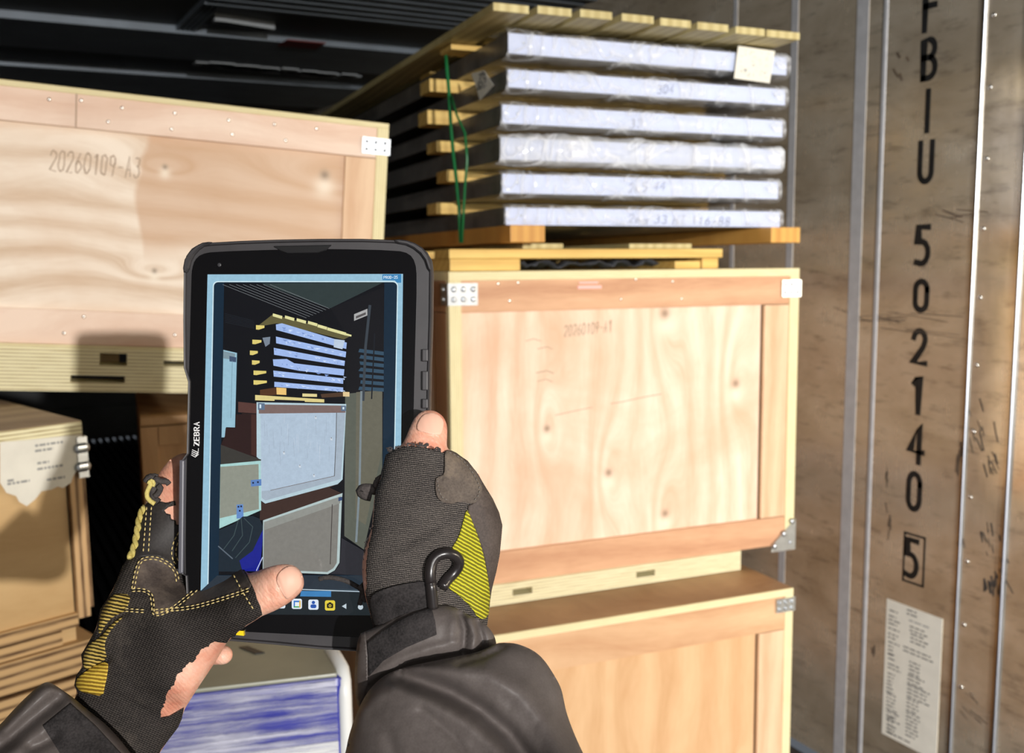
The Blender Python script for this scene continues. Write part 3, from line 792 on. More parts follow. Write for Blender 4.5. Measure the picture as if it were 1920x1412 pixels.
for i, (z0, z1, x0, x1) in enumerate(slabs):
    SF = TW.shifted((x1, .05, z0)); wS = x1 - x0; hS = z1 - z0
    t = thing('wrapped_steel_panel', slab_lab[i], 'steel panel', SF, 'film-wrapped steel panels on the tower')
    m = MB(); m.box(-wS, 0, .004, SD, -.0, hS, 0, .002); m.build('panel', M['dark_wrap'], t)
    m = MB(); m.box(-wS, 0, 0, .004, 0.001, hS - .001, 0, .001)
    m.build('end_cap', M['white_steel'], t)
    for xx in (-.03, -wS + .035):
        m = MB(); m.dome((xx, 0, hS * .55), (0, -1, 0), .0035, .002); m.build('rivet', M['zinc'], t)
    # film: a wrinkled sleeve over the front end, sagging between the panels
    rr = random.Random(50 + i); nx = 90
    prof = [(.10, hS + .004), (.045, hS + .005), (.006, hS + .004), (-.004, hS * .9), (-.005, hS * .5), (-.004, hS * .08), (.004, -.005), (.04, -.008), (.10, -.006)]
    V = []; k1, k2 = rr.uniform(0, 6), rr.uniform(0, 6)
    big = .5 if i == 3 else .3
    for a in range(nx + 1):
        x = -wS - .006 + (wS + .012) * a / nx
        s_ = math.sin(a * .55 + k1) * .5 + math.sin(a * .21 + k2) * .8 + rr.uniform(-.5, .5)
        for j, (yy, zz) in enumerate(prof):
            dz = 0; dy = rr.uniform(-.0008, .0008) * (1 if 2 <= j <= 6 else 2)
            if j <= 2: dz = max(0, .006 + .006 * s_) * big
            if i == 3 and j <= 2 and 12 < a < 34: dz += .006 * math.sin((a - 12) / 22 * math.pi)
            if i == 0 and j <= 2 and a < 34: dz += .002 * (1 - a / 34)
            if j >= 6: dz = -max(0, .003 + .003 * s_) * big if i < 5 else .0075
            if i == 3 and 2 <= j <= 6: dy -= .010 * max(0, math.sin(a * .13 + .4)) * (.6 + .4 * math.sin(a * .7))
            if i == 0 and 1 <= j <= 5: dy -= .007 * max(0, math.sin(a * .17 + 1.0))
            if 3 <= j <= 5: dy -= .010 * max(0, s_) * big
            V.append((x, yy + dy, zz + dz))
    n = len(prof); Fc = [(a * n + j, a * n + j + 1, (a + 1) * n + j + 1, (a + 1) * n + j) for a in range(nx) for j in range(n - 1)]
    m = MB(); m.add(V, Fc, 0, True)
    m.build('plastic_film', M['film_thick' if i == 3 else 'film'], t)
    if texts[i]:
        s_, p0, p1, hh = texts[i]; fr2 = SF
        hand_text(t, SF, s_, p0, p1, hh, -.0008, M['ink'], .0016, seed=60 + i)
    if i == 0:
        q = [SF.on(*p, c=-.012) for p in ((1384, 86), (1453, 96), (1443, 156), (1376, 147))]
        m = MB(); m.prism([(a[0], a[2]) for a in q], -.0125, -.0115); tg = m.build('paper_tag', M['paper'], t, 'off-white paper tag on the film')
        m = MB(); r2 = random.Random(2)
        u = (q[1] - q[0]); v_ = (q[3] - q[0])
        for _ in range(46):
            a, b_ = r2.uniform(.08, .85), r2.uniform(.1, .9); c0 = q[0] + u * a + v_ * b_; 
            m.box(c0[0], c0[0] + r2.uniform(.001, .007), -.0129, -.0124, c0[2], c0[2] + .0012)
        c0 = q[0] + u * .25 + v_ * .75; m.box(c0[0], c0[0] + .006, -.0129, -.0124, c0[2], c0[2] + .006)
        m.build('tag_text', M['print_grey'], tg)
    if i == 1:
        V = [TW.on(*p, c=x0 - .003, ax=0) for p in ((908, 132), (884, 138), (893, 162), (900, 188), (926, 160))]
        mi = Frame(SF.O, SF.W); loc = [SF.W.T @ (TW.world(v) - SF.O) for v in V]
        m = MB(); m.prism([(v[1], v[2]) for v in loc], loc[0][0] - .001, loc[0][0], axis=0)
        lb = m.build('side_label', M['paper'], t)
        m = MB(); r2 = random.Random(9); cy = np.mean([v[1] for v in loc]); cz = np.mean([v[2] for v in loc])
        for _ in range(60):
            a, b_ = cy + r2.uniform(-.035, .02), cz + r2.uniform(-.015, .02); m.box(loc[0][0] - .0016, loc[0][0] - .001, a, a + .005, b_, b_ + .0025)
        m.build('label_text', M['print'], lb)

# timber spacers between the panels
gaps = [(.499, .512), (.424, .455), (.351, .385), (.283, .310), (.207, .235), (.136, .164)]
px_l = [(846, 105), (806, 178), (802, 234), (819, 300), (838, 346), (819, 405)]
nm_l = ['under the plank cover', 'under the topmost panel', 'under the second panel', 'under the third panel', 'under the fourth panel', 'on the lowest panel']
SX = -.729
for i, (z0, z1) in enumerate(gaps):
    xl = SX - .055 - (.012 if i in (1, 2) else 0)
    q = TW.on(*px_l[i], c=xl, ax=0)
    for k, yb in enumerate((float(q[1]),)):
        BF = TW.shifted((0, yb, z0 + .0005))
        o = MB().box(xl, -.01, 0, .075, 0, z1 - z0 - .001, 0, .002)
        ob = o.build('timber_spacer', M['pine'], None)
        ob.matrix_world = BF.matrix()
        tag(ob, ('yellow pine spacer ' + nm_l[i] + ', end sticking out') if k == 0 else 'pine spacer deep in the panel stack, mostly hidden', 'spacer', 'pine spacers between the wrapped panels')

# plank cover on top
CF = TW.shifted((0, 0, .512))
cov = thing('plank_cover', 'row of eight pale pine planks covering the wrapped panel stack', 'plank cover', CF)
xa = [TW.on(*p, c=-.05) for p in ((925, 12), (1008, 12), (1088, 14), (1166, 20), (1238, 30), (1308, 39), (1380, 48), (1438, 56))]
xb = [TW.on(*p, c=-.05) for p in ((992, 16), (1072, 18), (1148, 22), (1226, 30), (1296, 40), (1366, 50), (1434, 60), (1500, 64))]
zz = [.0, .006, .010, .010, .007, .005, .0025, .001]
for i in range(8):
    m = MB(); m.box(xa[i][0], xb[i][0], -.05, SD + .05, .002 + zz[i] * .4, .018 + zz[i] * .4, 0, .0015); m.build('plank', M['pine_y'], cov)
m = MB(); m.box(-.72, -.02, .6, .68, -.012, .0018); m.build('cross_bar', M['pine'], cov)

# skid frame under the panels: two long runners and cross boards
RF = TW.shifted((0, 0, .056))
sk = thing('runner_pallet', 'orange pine runners and boards carrying the wrapped panels', 'pallet', RF)
for x0, x1 in ((-.749, -.669), (-.085, -.001)):
    m = MB(); y0_ = 0 if x0 != -.43 else .3
    m.box(x0, x1, y0_, SD, .004, .040, 0, .002); m.build('runner', M['pine_o'], sk)
for x0, x1, yy in ((-.70, -.58, .05), (-.45, -.25, .07)):
    pass
q = [TW.on(*p, c=.09) for p in ((980, 452), (1056, 452), (1180, 450), (1297, 452))]
for a, b_ in ((q[0][0], q[1][0]), (q[2][0], q[3][0])):
    m = MB(); m.box(a, b_, .09, SD - .1, -.008, .0035, 0, .001); m.build('cross_board', M['pine_y'], sk)
# small pallet lying on the crate
PFm = TW.shifted((0, 0, 0.0005))
pal = thing('small_pallet', 'low yellow pine pallet lying on the knotty crate under the runners', 'pallet', PFm)
m = MB(); m.box(-.864, -.178, .06, .16, .026, .0465, 0, .002); m.build('deck_board', M['pine'], pal)
m = MB(); m.box(-.864, -.178, .40, .50, .026, .0465, 0, .002); m.build('deck_board', M['pine'], pal)
m = MB(); m.box(-.864, -.178, .75, .85, .026, .0465, 0, .002); m.build('deck_board', M['pine'], pal)
for x0, x1 in ((-.862, -.70), (-.225, -.180), (-.30, -.23)):
    m = MB(); m.box(x0, x1, .062 if x0 < -.6 else .075, .84, 0, .0255 if x0 != -.30 else .018, 0, .002); m.build('bearer', M['pine'], pal)
# dark bundled film stuffed in the gaps
M['dark_plastic'] = plain('dark crumpled plastic', (0.05, 0.055, 0.065), 0.3, 0, 30, 0.6, 0.5)
m = MB(); rr = random.Random(77)
V = []; nxx, nyy = 40, 6
for a in range(nxx + 1):
    for b2 in range(nyy + 1):
        V.append((-.695 + .38 * a / nxx, .12 + .2 * b2 / nyy, .014 + rr.uniform(-.004, .006) + .005 * math.sin(a * .9)))
Fc = [(a * (nyy + 1) + b2, a * (nyy + 1) + b2 + 1, (a + 1) * (nyy + 1) + b2 + 1, (a + 1) * (nyy + 1) + b2) for a in range(nxx) for b2 in range(nyy)]
m.add(V, Fc, 0, True)
ob = m.build('crumpled_plastic', M['dark_plastic'], None); ob.matrix_world = PFm.matrix()
tag(ob, 'dark crumpled plastic sheet lying in the gap of the small pallet', 'plastic sheet')
sol = ob.modifiers.new('s', 'SOLIDIFY'); sol.thickness = .002
# green strap
M['strap'] = plain('green plastic strap', srgb(30, 110, 60), 0.3, 0, None)
def sp(px, py, dx=0.0):
    return TW.world(TW.on(px, py, c=SX - .062 - dx, ax=0))
m = MB()
pts = [sp(*p) for p in ((836, 104), (838, 130), (842, 175), (845, 230), (850, 290), (856, 340), (861, 390), (864, 455))]
m.tube(pts, .0042, 0, 6)
pts = [sp(*p) for p in ((846, 180), (856, 215), (872, 250), (876, 300), (872, 345), (869, 400), (866, 455))]
m.tube(pts, .003, 0, 6)
st = m.build('strap', M['strap'], None, None, False)
tag(st, 'green plastic strap hanging down the side of the panel stack', 'strap')

# ------------------------------------------------------------------ blue film-wrapped load on the floor
M['blue'] = plain('deep blue carton', srgb(44, 50, 150), 0.35, 0, 6, 0.15)
M['khaki'] = plain('grey-green top sheet', srgb(150, 152, 134), 0.35, 0, 8, 0.15)
M['white_plastic'] = plain('white plastic edging', srgb(232, 234, 232), 0.35)
def streak_film():
    m, nt, b = new_mat('stretched film over blue')
    b.inputs['Roughness'].default_value = 0.2
    v = coords(nt, (1.2, 1, 34)); f = noise(nt, v, 3.6, 6, 0.7, 0.4)
    v2 = coords(nt, (3, 1, 3), loc=(2, 0, 1)); g = noise(nt, v2, 2.2, 3, 0.5)
    a = math_(nt, 'ADD', math_(nt, 'MULTIPLY', f, .75), math_(nt, 'MULTIPLY', g, .45))
    L(nt, ramp(nt, a, [(0.52, (.02,) * 3), (0.62, (.35,) * 3), (0.74, (.85,) * 3)]), b.inputs['Alpha'])
    b.inputs['Base Color'].default_value = (*srgb(206, 208, 226), 1)
    bump(nt, b, f, 0.5, 0.004)
    return m
M['streak'] = streak_film()
Bc = at(650, 1268, 1.36)
BLF = Frame((Bc[0], Bc[1], Bc[2]), rotm(math.radians(-14), 0, 0))
bl = thing('wrapped_blue_load', 'blue box load under stretch film with white edging, on the floor', 'wrapped load', BLF)
HB = float(Bc[2]); wB = .30; dB2 = .34
m = MB(); m.box(-wB, 0, 0, dB2, -HB + .002, 0, 0, .012); m.build('body', M['blue'], bl)
m = MB(); m.box(-wB + .004, -.012, .004, dB2, -.002, .004, 0, .003); m.build('top_sheet', M['khaki'], bl)
m = MB(); m.tube([(-.003, .004, -HB + .002), (-.003, .004, -HB * .5), (-.003, .004, -.03), (-.003, .009, -.010), (-.004, .022, .002), (-.010, .06, .005), (-.022, .14, .005), (-.045, dB2 * .8, .005), (-.06, dB2, .005)], .0095, 0, 10); m.build('edge_strip', M['white_plastic'], bl)
m = MB(); q = BLF.on(600, 1392); m.box(-wB, -.014, -.004, .002, -HB + .1, q[2]); m.build('lower_band', M['white_plastic'], bl)
V = []; rr = random.Random(4)
for a in range(41):
    for b2 in range(25):
        V.append((-wB - .004 + (wB - .010) * a / 40, -.006 + rr.uniform(-.0012, .0012), .004 - .006 * (b2 == 0) - (HB * .5) * b2 / 24))
m = MB(); m.add(V, [(a * 25 + b2, a * 25 + b2 + 1, (a + 1) * 25 + b2 + 1, (a + 1) * 25 + b2) for a in range(40) for b2 in range(24)], 0, True)
m.build('stretch_film', M['streak'], bl)
m = MB(); m.prism([(-.14, .13), (-.128, .13), (-.105, .10), (-.118, .10)], .0042, .0055, axis=2); m.build('black_mark', M['black_paint'], bl)
# ------------------------------------------------------------------ tablet
tc_ = at(575, 830, 0.557)
a_ = math.radians(2.0)                                   # bottom edge a little nearer
ux = RC[:, 0]; uz = -(RC[:, 1] * math.cos(a_) - RC[:, 2] * math.sin(a_)); uy = RC[:, 2] * math.cos(a_) + RC[:, 1] * math.sin(a_)
TF0 = Frame(tc_, np.stack([ux, uy, uz], axis=1))
TF = TF0
tab = thing('tablet', 'black rugged tablet held in both gloved hands, showing a camera picture of the crates', 'tablet', TF)
def tl2(px, py, c=0.0):
    q = TF.on(px, py, c); return (float(q[0]), float(q[2]))
def smooth_poly(p, it=2):
    p = [np.array(q, float) for q in p]
    for _ in range(it):
        o = []
        for i in range(len(p)):
            a, b_ = p[i], p[(i + 1) % len(p)]; o += [a * .75 + b_ * .25, a * .25 + b_ * .75]
        p = o
    return p
def inset(poly, d):
    P = [np.array(p) for p in poly]; n = len(P); A = sum(P[i][0] * P[(i + 1) % n][1] - P[(i + 1) % n][0] * P[i][1] for i in range(n)); s = 1 if A > 0 else -1
    out = []
    for i in range(n):
        e = P[(i + 1) % n] - P[i - 1]; e = e / (np.linalg.norm(e) + 1e-12); out.append(P[i] + s * np.array([-e[1], e[0]]) * d)
    return out
def profile_solid(mb, poly, prof, mi=0, cap0=True, cap1=True):
    """stack of inset outlines: prof = [(inset, y), ...]"""
    n = len(poly); V = []
    for d, y in prof: V += [(p[0], y, p[1]) for p in inset(poly, d)]
    Fc = [(k * n + i, k * n + (i + 1) % n, (k + 1) * n + (i + 1) % n, (k + 1) * n + i) for k in range(len(prof) - 1) for i in range(n)]
    if cap0: Fc.append(tuple(range(n)))
    if cap1: Fc.append(tuple(range((len(prof) - 1) * n, len(prof) * n)))
    mb.add(V, Fc, mi, False)
M['rubber'] = plain('dark rubber boot', srgb(54, 52, 54), 0.5, 0.0, 60, 0.15)
M['glass'] = plain('black glass', (0.004, 0.004, 0.005), 0.06, 0.0)
case_px = [(344, 520), (344, 498), (349, 480), (359, 466), (374, 457), (397, 454), (450, 451), (520, 448.5), (600, 447), (680, 447), (737, 449), (765, 452), (785, 459), (801, 472), (810, 489), (812, 510),
           (811, 600), (808, 690), (806, 800), (802, 950), (797, 1100), (792, 1180), (782, 1205), (760, 1218), (720, 1223), (670, 1222), (600, 1218), (520, 1210), (436, 1203), (390, 1199), (362, 1188), (351, 1168), (349, 1120),
           (347, 1080), (340, 1076), (339, 960), (340, 862), (349, 850), (352, 716), (344, 690), (343, 600)]
case = [tl2(*p) for p in case_px]
m = MB(); profile_solid(m, case, [(.003, .0155), (.0005, .013), (0, .003), (.0004, -.0008), (.0009, -.0018), (.0016, -.0016), (.0022, -.0003)])
boot = m.build('rubber_boot', M['rubber'], tab)
glass_px = [(360, 520), (361, 505), (366, 488), (378, 477), (400, 472.5), (520, 468.5), (620, 467), (745, 470), (768, 476), (779, 492), (782, 520), (779, 640), (776, 757), (770, 1100), (764, 1170), (750, 1192), (700, 1196), (600, 1191), (436, 1183), (385, 1178), (360, 1165), (350, 1130), (349, 1000), (352, 836), (357, 640)]
gl = [tl2(*p) for p in glass_px]
m = MB(); profile_solid(m, smooth_poly(gl, 1), [(0, .004), (0, -.0008)]); m.build('glass_front', M['glass'], tab)
# corner bumpers, edge rails and ports of the boot
m = MB()
for c in ([(344, 512), (350, 480), (376, 457), (400, 454), (398, 459), (380, 464), (362, 484), (355, 512)], [(740, 449), (772, 453), (800, 470), (812, 504), (805, 512), (795, 482), (770, 462), (742, 457)]):
    P = [tl2(*p) for p in c]; profile_solid(m, smooth_poly(P, 1), [(0, .008), (0, -.0022), (.0008, -.0034)]); m.build('corner_bumper', M['rubber'], tab); m = MB()
m = MB(); P = [tl2(*p) for p in ((515, 462), (622, 460), (612, 470), (596, 475), (540, 476), (526, 471))]; profile_solid(m, P, [(0, .0), (0, -.0012), (.0004, -.0015)])
m.build('earpiece_bar', plain('satin black bar', (.012, .012, .013), .3), tab)
m = MB(); q = tl2(412, 497); m.dome((q[0], -.0007, q[1]), (0, -1, 0), .0012, .0004, 0, 12); m.build('front_camera', plain('camera lens', (.05, .05, .055), .15), tab)
m = MB()
for (y0_, y1_) in ((655, 678), (696, 732), (748, 766)):
    a, b_ = tl2(792, y0_), tl2(803, y1_); m.box(a[0], b_[0], -.0030, -.0005, b_[1], a[1], 0, .0006); m.build('side_button', M['rubber'], tab); m = MB()
m = MB()
a, b_ = tl2(341, 862), tl2(346, 1074); m.box(a[0] - .0005, b_[0], -.0030, .004, b_[1], a[1], 0, .0008)
m.build('side_rail', plain('grey rail', srgb(96, 96, 104), .35), tab)

# display: everything the screen shows, as flat coloured shapes that give off light
DV, DF, DC = [], [], []
lay = [0]
def scr(poly, col, raw=True):
    lay[0] += 1; y = -.00085 - lay[0] * .0000045
    b0 = len(DV)
    for p in poly:
        q = tl2(*p); DV.append((q[0], y, q[1]))
    DF.append(tuple(range(b0, b0 + len(poly)))); DC.append(srgb(*col))
A_ = lambda pts: [(380 + x / 4.4125, 500 + y / 4.4125) for x, y in pts]
B_ = lambda pts: [(380 + x / 3.1375, 780 + y / 3.1375) for x, y in pts]
def line(pts, w_, col):
    for q in strip(pts, w_): scr([tuple(a) for a in q], col)
def rnd_rect(x0, y0, x1, y1, r, n=5, sk=0.0):
    o = []
    for cx, cy, a0 in ((x1 - r, y0 + r, -90), (x1 - r, y1 - r, 0), (x0 + r, y1 - r, 90), (x0 + r, y0 + r, 180)):
        for i in range(n + 1):
            a = math.radians(a0 + 90 * i / n); o.append((cx + r * math.cos(a) + sk * (cy - y0), cy + r * math.sin(a)))
    return o
scr([(390, 515), (756, 514), (749, 1108), (377, 1108)], (150, 192, 214))
fr = rnd_rect(400, 527.5, 747, 1120, 9, 6, -.018)
scr([(x, min(y, 1107)) for x, y in fr], (206, 230, 238))
fr = rnd_rect(402, 529.5, 745, 1118, 8, 6, -.018)
scr([(x, min(y, 1107)) for x, y in fr], (16, 40, 58))
scr([(421, 531), (721, 531), (716, 1078), (411, 1078)], (9, 12, 17))
scr(A_([(490, 140), (1500, 130), (1060, 345), (1020, 338)]), (46, 58, 58))
for i in range(8):
    x = 170 + i * 56; line(A_([(x, 150), (860 + i * 27, 425 - i * 11)]), .45, (150, 156, 160))
for i in range(6): line(A_([(190, 390 + i * 14), (430, 452 + i * 12)]), .35, (44, 52, 62))
scr(A_([(1060, 345), (1500, 170), (1500, 1090), (1190, 1110), (1190, 560)]), (17, 18, 22))
scr(B_([(840, -130), (1058, -150), (1058, 300), (950, 785), (835, 705)]), (92, 96, 86))
scr(B_([(905, -140), (1058, -150), (1058, 200), (960, 640), (900, 600)]), (104, 102, 88))
for i in range(7): scr(A_([(1300 + i % 2 * 10, 680 + i * 52), (1500, 705 + i * 50), (1500, 735 + i * 50), (1290 + i % 3 * 8, 708 + i * 52)]), (52, 78, 98))
scr(A_([(1290, 660), (1500, 700), (1500, 1060), (1280, 1070)]), (40, 60, 76)) if False else None
line(A_([(1385, 330), (1350, 660), (1330, 1100)]) , 5, (58, 66, 74)); line(B_([(935, -140), (925, 400), (905, 735)]), 4, (124, 136, 142))
line(A_([(1425, 560), (1400, 1090)]), 2.5, (24, 28, 34))
scr(A_([(1255, 395), (1365, 350), (1365, 405), (1255, 450)]), (172, 172, 172)); scr(A_([(1270, 412), (1352, 378), (1352, 398), (1270, 432)]), (88, 84, 84))
scr(A_([(450, 500), (585, 395), (1235, 570), (1170, 605), (620, 470)]), (98, 92, 58))
for x, y in ((585, 388), (685, 405), (782, 428), (875, 450), (955, 478), (1035, 503), (1112, 525), (1180, 550)):
    scr(A_([(x, y), (x + 78, y + 22), (x + 74, y + 46), (x - 2, y + 24)]) if x < 1180 else A_([(x, y), (x + 54, y + 16), (x + 52, y + 30), (x - 2, y + 18)]), (226, 222, 160))
for x0, x1, y in ((445, 515, 485), (415, 490, 605), (395, 460, 695), (412, 475, 775), (425, 530, 860), (425, 535, 940)):
    scr(A_([(x0, y), (x1, y + 4), (x1, y + 22), (x0 + 24, y + 38), (x0, y + 36)]), (224, 206, 118))
S6 = [[(610, 480), (660, 470), (1195, 630), (1190, 682), (612, 525)], [(610, 580), (1190, 705), (1185, 752), (612, 635)], [(592, 673), (1180, 780), (1175, 822), (595, 730)], [(585, 768), (700, 765), (760, 800), (1175, 850), (1170, 902), (800, 862), (590, 820)], [(588, 860), (1165, 925), (1165, 970), (592, 910)], [(597, 953), (1165, 1000), (1165, 1036), (597, 995)]]
for s_ in S6: scr(A_(s_), (160, 186, 236))
rr = random.Random(12)
for s_ in S6:
    for k in range(16):
        t = rr.random(); a = np.array(s_[0]) * (1 - t) + np.array(s_[-3]) * t + (0, rr.uniform(6, 30)); scr(A_([tuple(a), tuple(a + (rr.uniform(10, 45), rr.uniform(2, 10))), tuple(a + (rr.uniform(5, 20), rr.uniform(9, 20)))]), rr.choice([(206, 224, 252), (124, 150, 206), (190, 210, 245)]))
scr(A_([(1092, 600), (1180, 612), (1160, 685), (1088, 668)]), (190, 206, 226)); scr(A_([(500, 590), (565, 582), (560, 640), (525, 665)]), (120, 132, 146))
scr(A_([(480, 1020), (615, 1000), (620, 1060), (480, 1075)]), (84, 52, 30)); scr(A_([(615, 1000), (697, 1006), (697, 1062), (618, 1058)]), (238, 196, 118))
scr(A_([(980, 1055), (1165, 1040), (1165, 1075), (990, 1085)]), (78, 56, 40)); scr(A_([(1165, 1036), (1218, 1038), (1218, 1076), (1165, 1074)]), (226, 200, 150))
scr(A_([(440, 1062), (1010, 1098), (1010, 1124), (440, 1106)]), (222, 206, 138)); scr(A_([(830, 1050), (950, 1054), (950, 1078), (830, 1076)]), (226, 212, 150)); scr(A_([(600, 1100), (850, 1110), (850, 1122), (600, 1118)]), (20, 22, 30))
# crate at the left edge, boxes, tower
scr(A_([(178, 690), (290, 715), (274, 1330), (200, 1328), (196, 1412), (163, 1412)]), (150, 190, 208)); scr(A_([(178, 700), (275, 722), (272, 775), (178, 760)]), (128, 150, 160)); scr(A_([(228, 740), (285, 752), (283, 792), (228, 785)]), (66, 84, 110)); line(A_([(252, 780), (240, 1250)]), .8, (110, 140, 156))
scr(A_([(300, 1118), (465, 1135), (465, 1215), (300, 1205)]), (88, 58, 52)); scr(A_([(330, 1205), (465, 1215), (465, 1412), (330, 1412)]), (40, 26, 24))
scr(B_([(200, -10), (325, -8), (325, 250), (112, 168), (135, 120), (140, 70), (198, 68)]), (44, 26, 24)); scr(B_([(290, -10), (325, -8), (325, 240), (290, 225)]), (66, 40, 34))
front = A_([(452, 1122), (1192, 1137)]) + B_([(826, 372), (797, 400), (372, 514), (345, 495), (345, 260), (322, 240)])
scr(front, (182, 206, 216))
scr(A_([(470, 1140), (1186, 1150), (1186, 1208), (470, 1216)]), (124, 104, 100)); scr(A_([(480, 1216), (1185, 1208)]) + B_([(815, 370), (372, 497), (352, 480), (345, 0)]), (164, 178, 192))
scr(A_([(480, 1216), (1112, 1210)]) + B_([(778, 352), (404, 436), (352, 440), (345, 0)]), (176, 194, 212))
line(A_([(1112, 1210), (1108, 1412)]) + B_([(778, 352)]), 1.2, (78, 74, 70)); line(B_([(404, 436), (778, 352)]), .9, (104, 90, 84))
rr = random.Random(6)
for k in range(26):
    x = rr.uniform(360, 760); y0_ = rr.uniform(-60, 200); line(B_([(x, y0_), (x + rr.uniform(-6, 6), y0_ + rr.uniform(40, 120))]), .5, rr.choice([(196, 208, 222), (158, 170, 186)]))
for x, y in ((482, 212), (575, 290), (658, 345), (760, 130), (668, 5)):
    scr(B_([(x - 7, y + 5), (x - 3, y - 2), (x + 5, y), (x + 8, y + 12), (x - 2, y + 14)]), (206, 216, 226)); scr(B_([(x - 2, y - 1), (x + 1, y - 6), (x + 3, y), (x, y + 3)]), (112, 98, 96))
for a in ((465, 1128, 520, 1185), (1150, 1150, 1190, 1195)): scr(A_([(a[0], a[1]), (a[2], a[1] + 3), (a[2], a[3]), (a[0], a[3])]), (96, 116, 140)); scr(A_([(a[0] + 12, a[1] + 12), (a[0] + 26, a[1] + 12), (a[0] + 26, a[3] - 14), (a[0] + 12, a[3] - 14)]), (214, 230, 240))
scr(B_([(345, 500), (372, 514), (797, 400), (750, 420), (825, 455), (372, 608), (340, 612)]), (62, 44, 38))
scr(B_([(360, 612), (826, 452), (822, 488), (808, 860), (780, 905), (740, 928), (358, 912)]), (178, 196, 196))
scr(B_([(366, 622), (808, 478), (792, 862), (772, 893), (736, 915), (362, 900)]), (128, 126, 120)); scr(B_([(366, 622), (818, 470), (812, 512), (370, 668)]), (144, 146, 140))
line(B_([(766, 520), (754, 868)]), 1.4, (62, 56, 54)); scr(B_([(802, 478), (824, 474), (824, 494), (802, 500)]), (54, 74, 112))
scr(B_([(820, 715), (950, 790), (945, 935), (745, 928), (785, 905), (812, 860)]), (44, 44, 50))
scr(B_([(112, 168), (350, 256), (342, 272), (112, 292)]), (58, 56, 52)); scr(B_([(110, 284), (345, 262), (349, 552), (104, 660)]), (168, 210, 208)); scr(B_([(110, 298), (334, 282), (336, 546), (106, 600)]), (142, 146, 134))
scr(B_([(288, 376), (350, 370), (350, 408), (290, 414)]), (92, 130, 190)); scr(B_([(205, 520), (243, 517), (246, 598), (205, 602)]), (100, 140, 200))
for x, y in ((302, 392), (330, 388), (216, 532), (232, 530), (224, 556)): scr(B_([(x - 5, y - 5), (x + 5, y - 5), (x + 5, y + 5), (x - 5, y + 5)]), (26, 34, 60))
scr(B_([(103, 668), (190, 632), (240, 590), (300, 586), (340, 602), (360, 650), (357, 735), (346, 860), (332, 912), (98, 912)]), (28, 40, 50))
scr(B_([(360, 665), (357, 735), (346, 862), (334, 910), (240, 910), (222, 848), (300, 790)]), (26, 34, 138)); line(B_([(357, 830), (322, 905)]), 1.6, (190, 200, 235))
for p in ([(215, 610), (190, 700), (130, 780)], [(250, 600), (300, 650), (280, 740), (200, 830)], [(232, 600), (240, 700), (180, 790)]): line(B_(p), 1.4, (62, 78, 82))
line(B_([(100, 765), (180, 835)]), 2.2, (92, 104, 116))
scr([(409, 1078), (716, 1078), (700, 1108), (377, 1108)], (42, 52, 62))
scr([(377, 1108), (749, 1107), (747, 1153), (377, 1150)], (30, 38, 42)); scr([(500, 1103), (680, 1104), (680, 1109), (500, 1108)], (60, 74, 84))
line([(565, 1104), (700, 1109)], 1.4, (196, 214, 226)); scr([(566, 1107), (622, 1107), (622, 1118), (564, 1117)], (62, 128, 184))
def icon(x, y, col, r=9.5): scr(rnd_rect(x - r, y - r, x + r, y + r, 3.4, 4), col)
icon(527, 1130, (222, 232, 240)); icon(558, 1131, (226, 236, 246)); icon(589, 1132.5, (222, 232, 244)); icon(620, 1134, (228, 206, 66))
scr([(552, 1125), (565, 1125), (565, 1138), (552, 1138)], (60, 120, 200)); scr([(554.5, 1128), (562.5, 1128), (562.5, 1136), (554.5, 1136)], (230, 238, 240)); scr([(562.5, 1125), (565, 1125), (565, 1138), (562.5, 1138)], (226, 180, 60)); scr([(552, 1135.5), (562, 1135.5), (562, 1138), (552, 1138)], (70, 160, 90))
scr([(589 + 3.2 * math.cos(t), 1128.5 + 3.2 * math.sin(t)) for t in np.linspace(0, 6.28, 13)[:-1]], (40, 84, 170)); scr(rnd_rect(583.5, 1132, 594.5, 1139, 3), (40, 84, 170))
scr(rnd_rect(614, 1130, 626, 1139, 2), (44, 40, 20)); scr([(620 + 2.6 * math.cos(t), 1134.5 + 2.6 * math.sin(t)) for t in np.linspace(0, 6.28, 11)[:-1]], (228, 206, 66)); scr([(620 + 1.4 * math.cos(t), 1134.5 + 1.4 * math.sin(t)) for t in np.linspace(0, 6.28, 11)[:-1]], (44, 40, 20)); scr([(617, 1130), (618, 1128), (622, 1128), (623, 1130)], (44, 40, 20))
scr([(642, 1135.5), (650.5, 1130.5), (650.5, 1140.5)], (190, 204, 212)); scr([(677 + 5 * math.cos(t), 1137 + 5 * math.sin(t)) for t in np.linspace(0, 6.28, 13)[:-1]], (190, 204, 212))
scr([(718, 515.5), (753, 515), (753, 531), (745, 531), (741, 526.5), (718, 526)], (58, 132, 184))
for ln in text_lines('PROD-25', 0, 0, 1, 1.0, .22):
    line([(720.5 + u * 5.4, 523.5 - v * 5.0) for u, v in ln], .8, (226, 240, 248))
me = bpy.data.meshes.new('display'); me.from_pydata(DV, [], DF)
ca = me.color_attributes.new('screen', 'FLOAT_COLOR', 'CORNER'); k = 0
vals = []
for f_, c in zip(DF, DC): vals += [(*c, 1.0)] * len(f_)
ca.data.foreach_set('color', np.array(vals, float).ravel())
mat, nt, b = new_mat('lit display')
at_ = nt.nodes.new('ShaderNodeAttribute'); at_.attribute_name = 'screen'
gn = noise(nt, coords(nt, (1, 1, 1)), 420, 4, 0.7)
L(nt, mixc(nt, 1.0, at_.outputs['Color'], ramp(nt, gn, [(0.3, (.88,) * 3), (0.7, (1.0,) * 3)]), 'MULTIPLY'), b.inputs['Emission Color']); b.inputs['Emission Strength'].default_value = 0.80
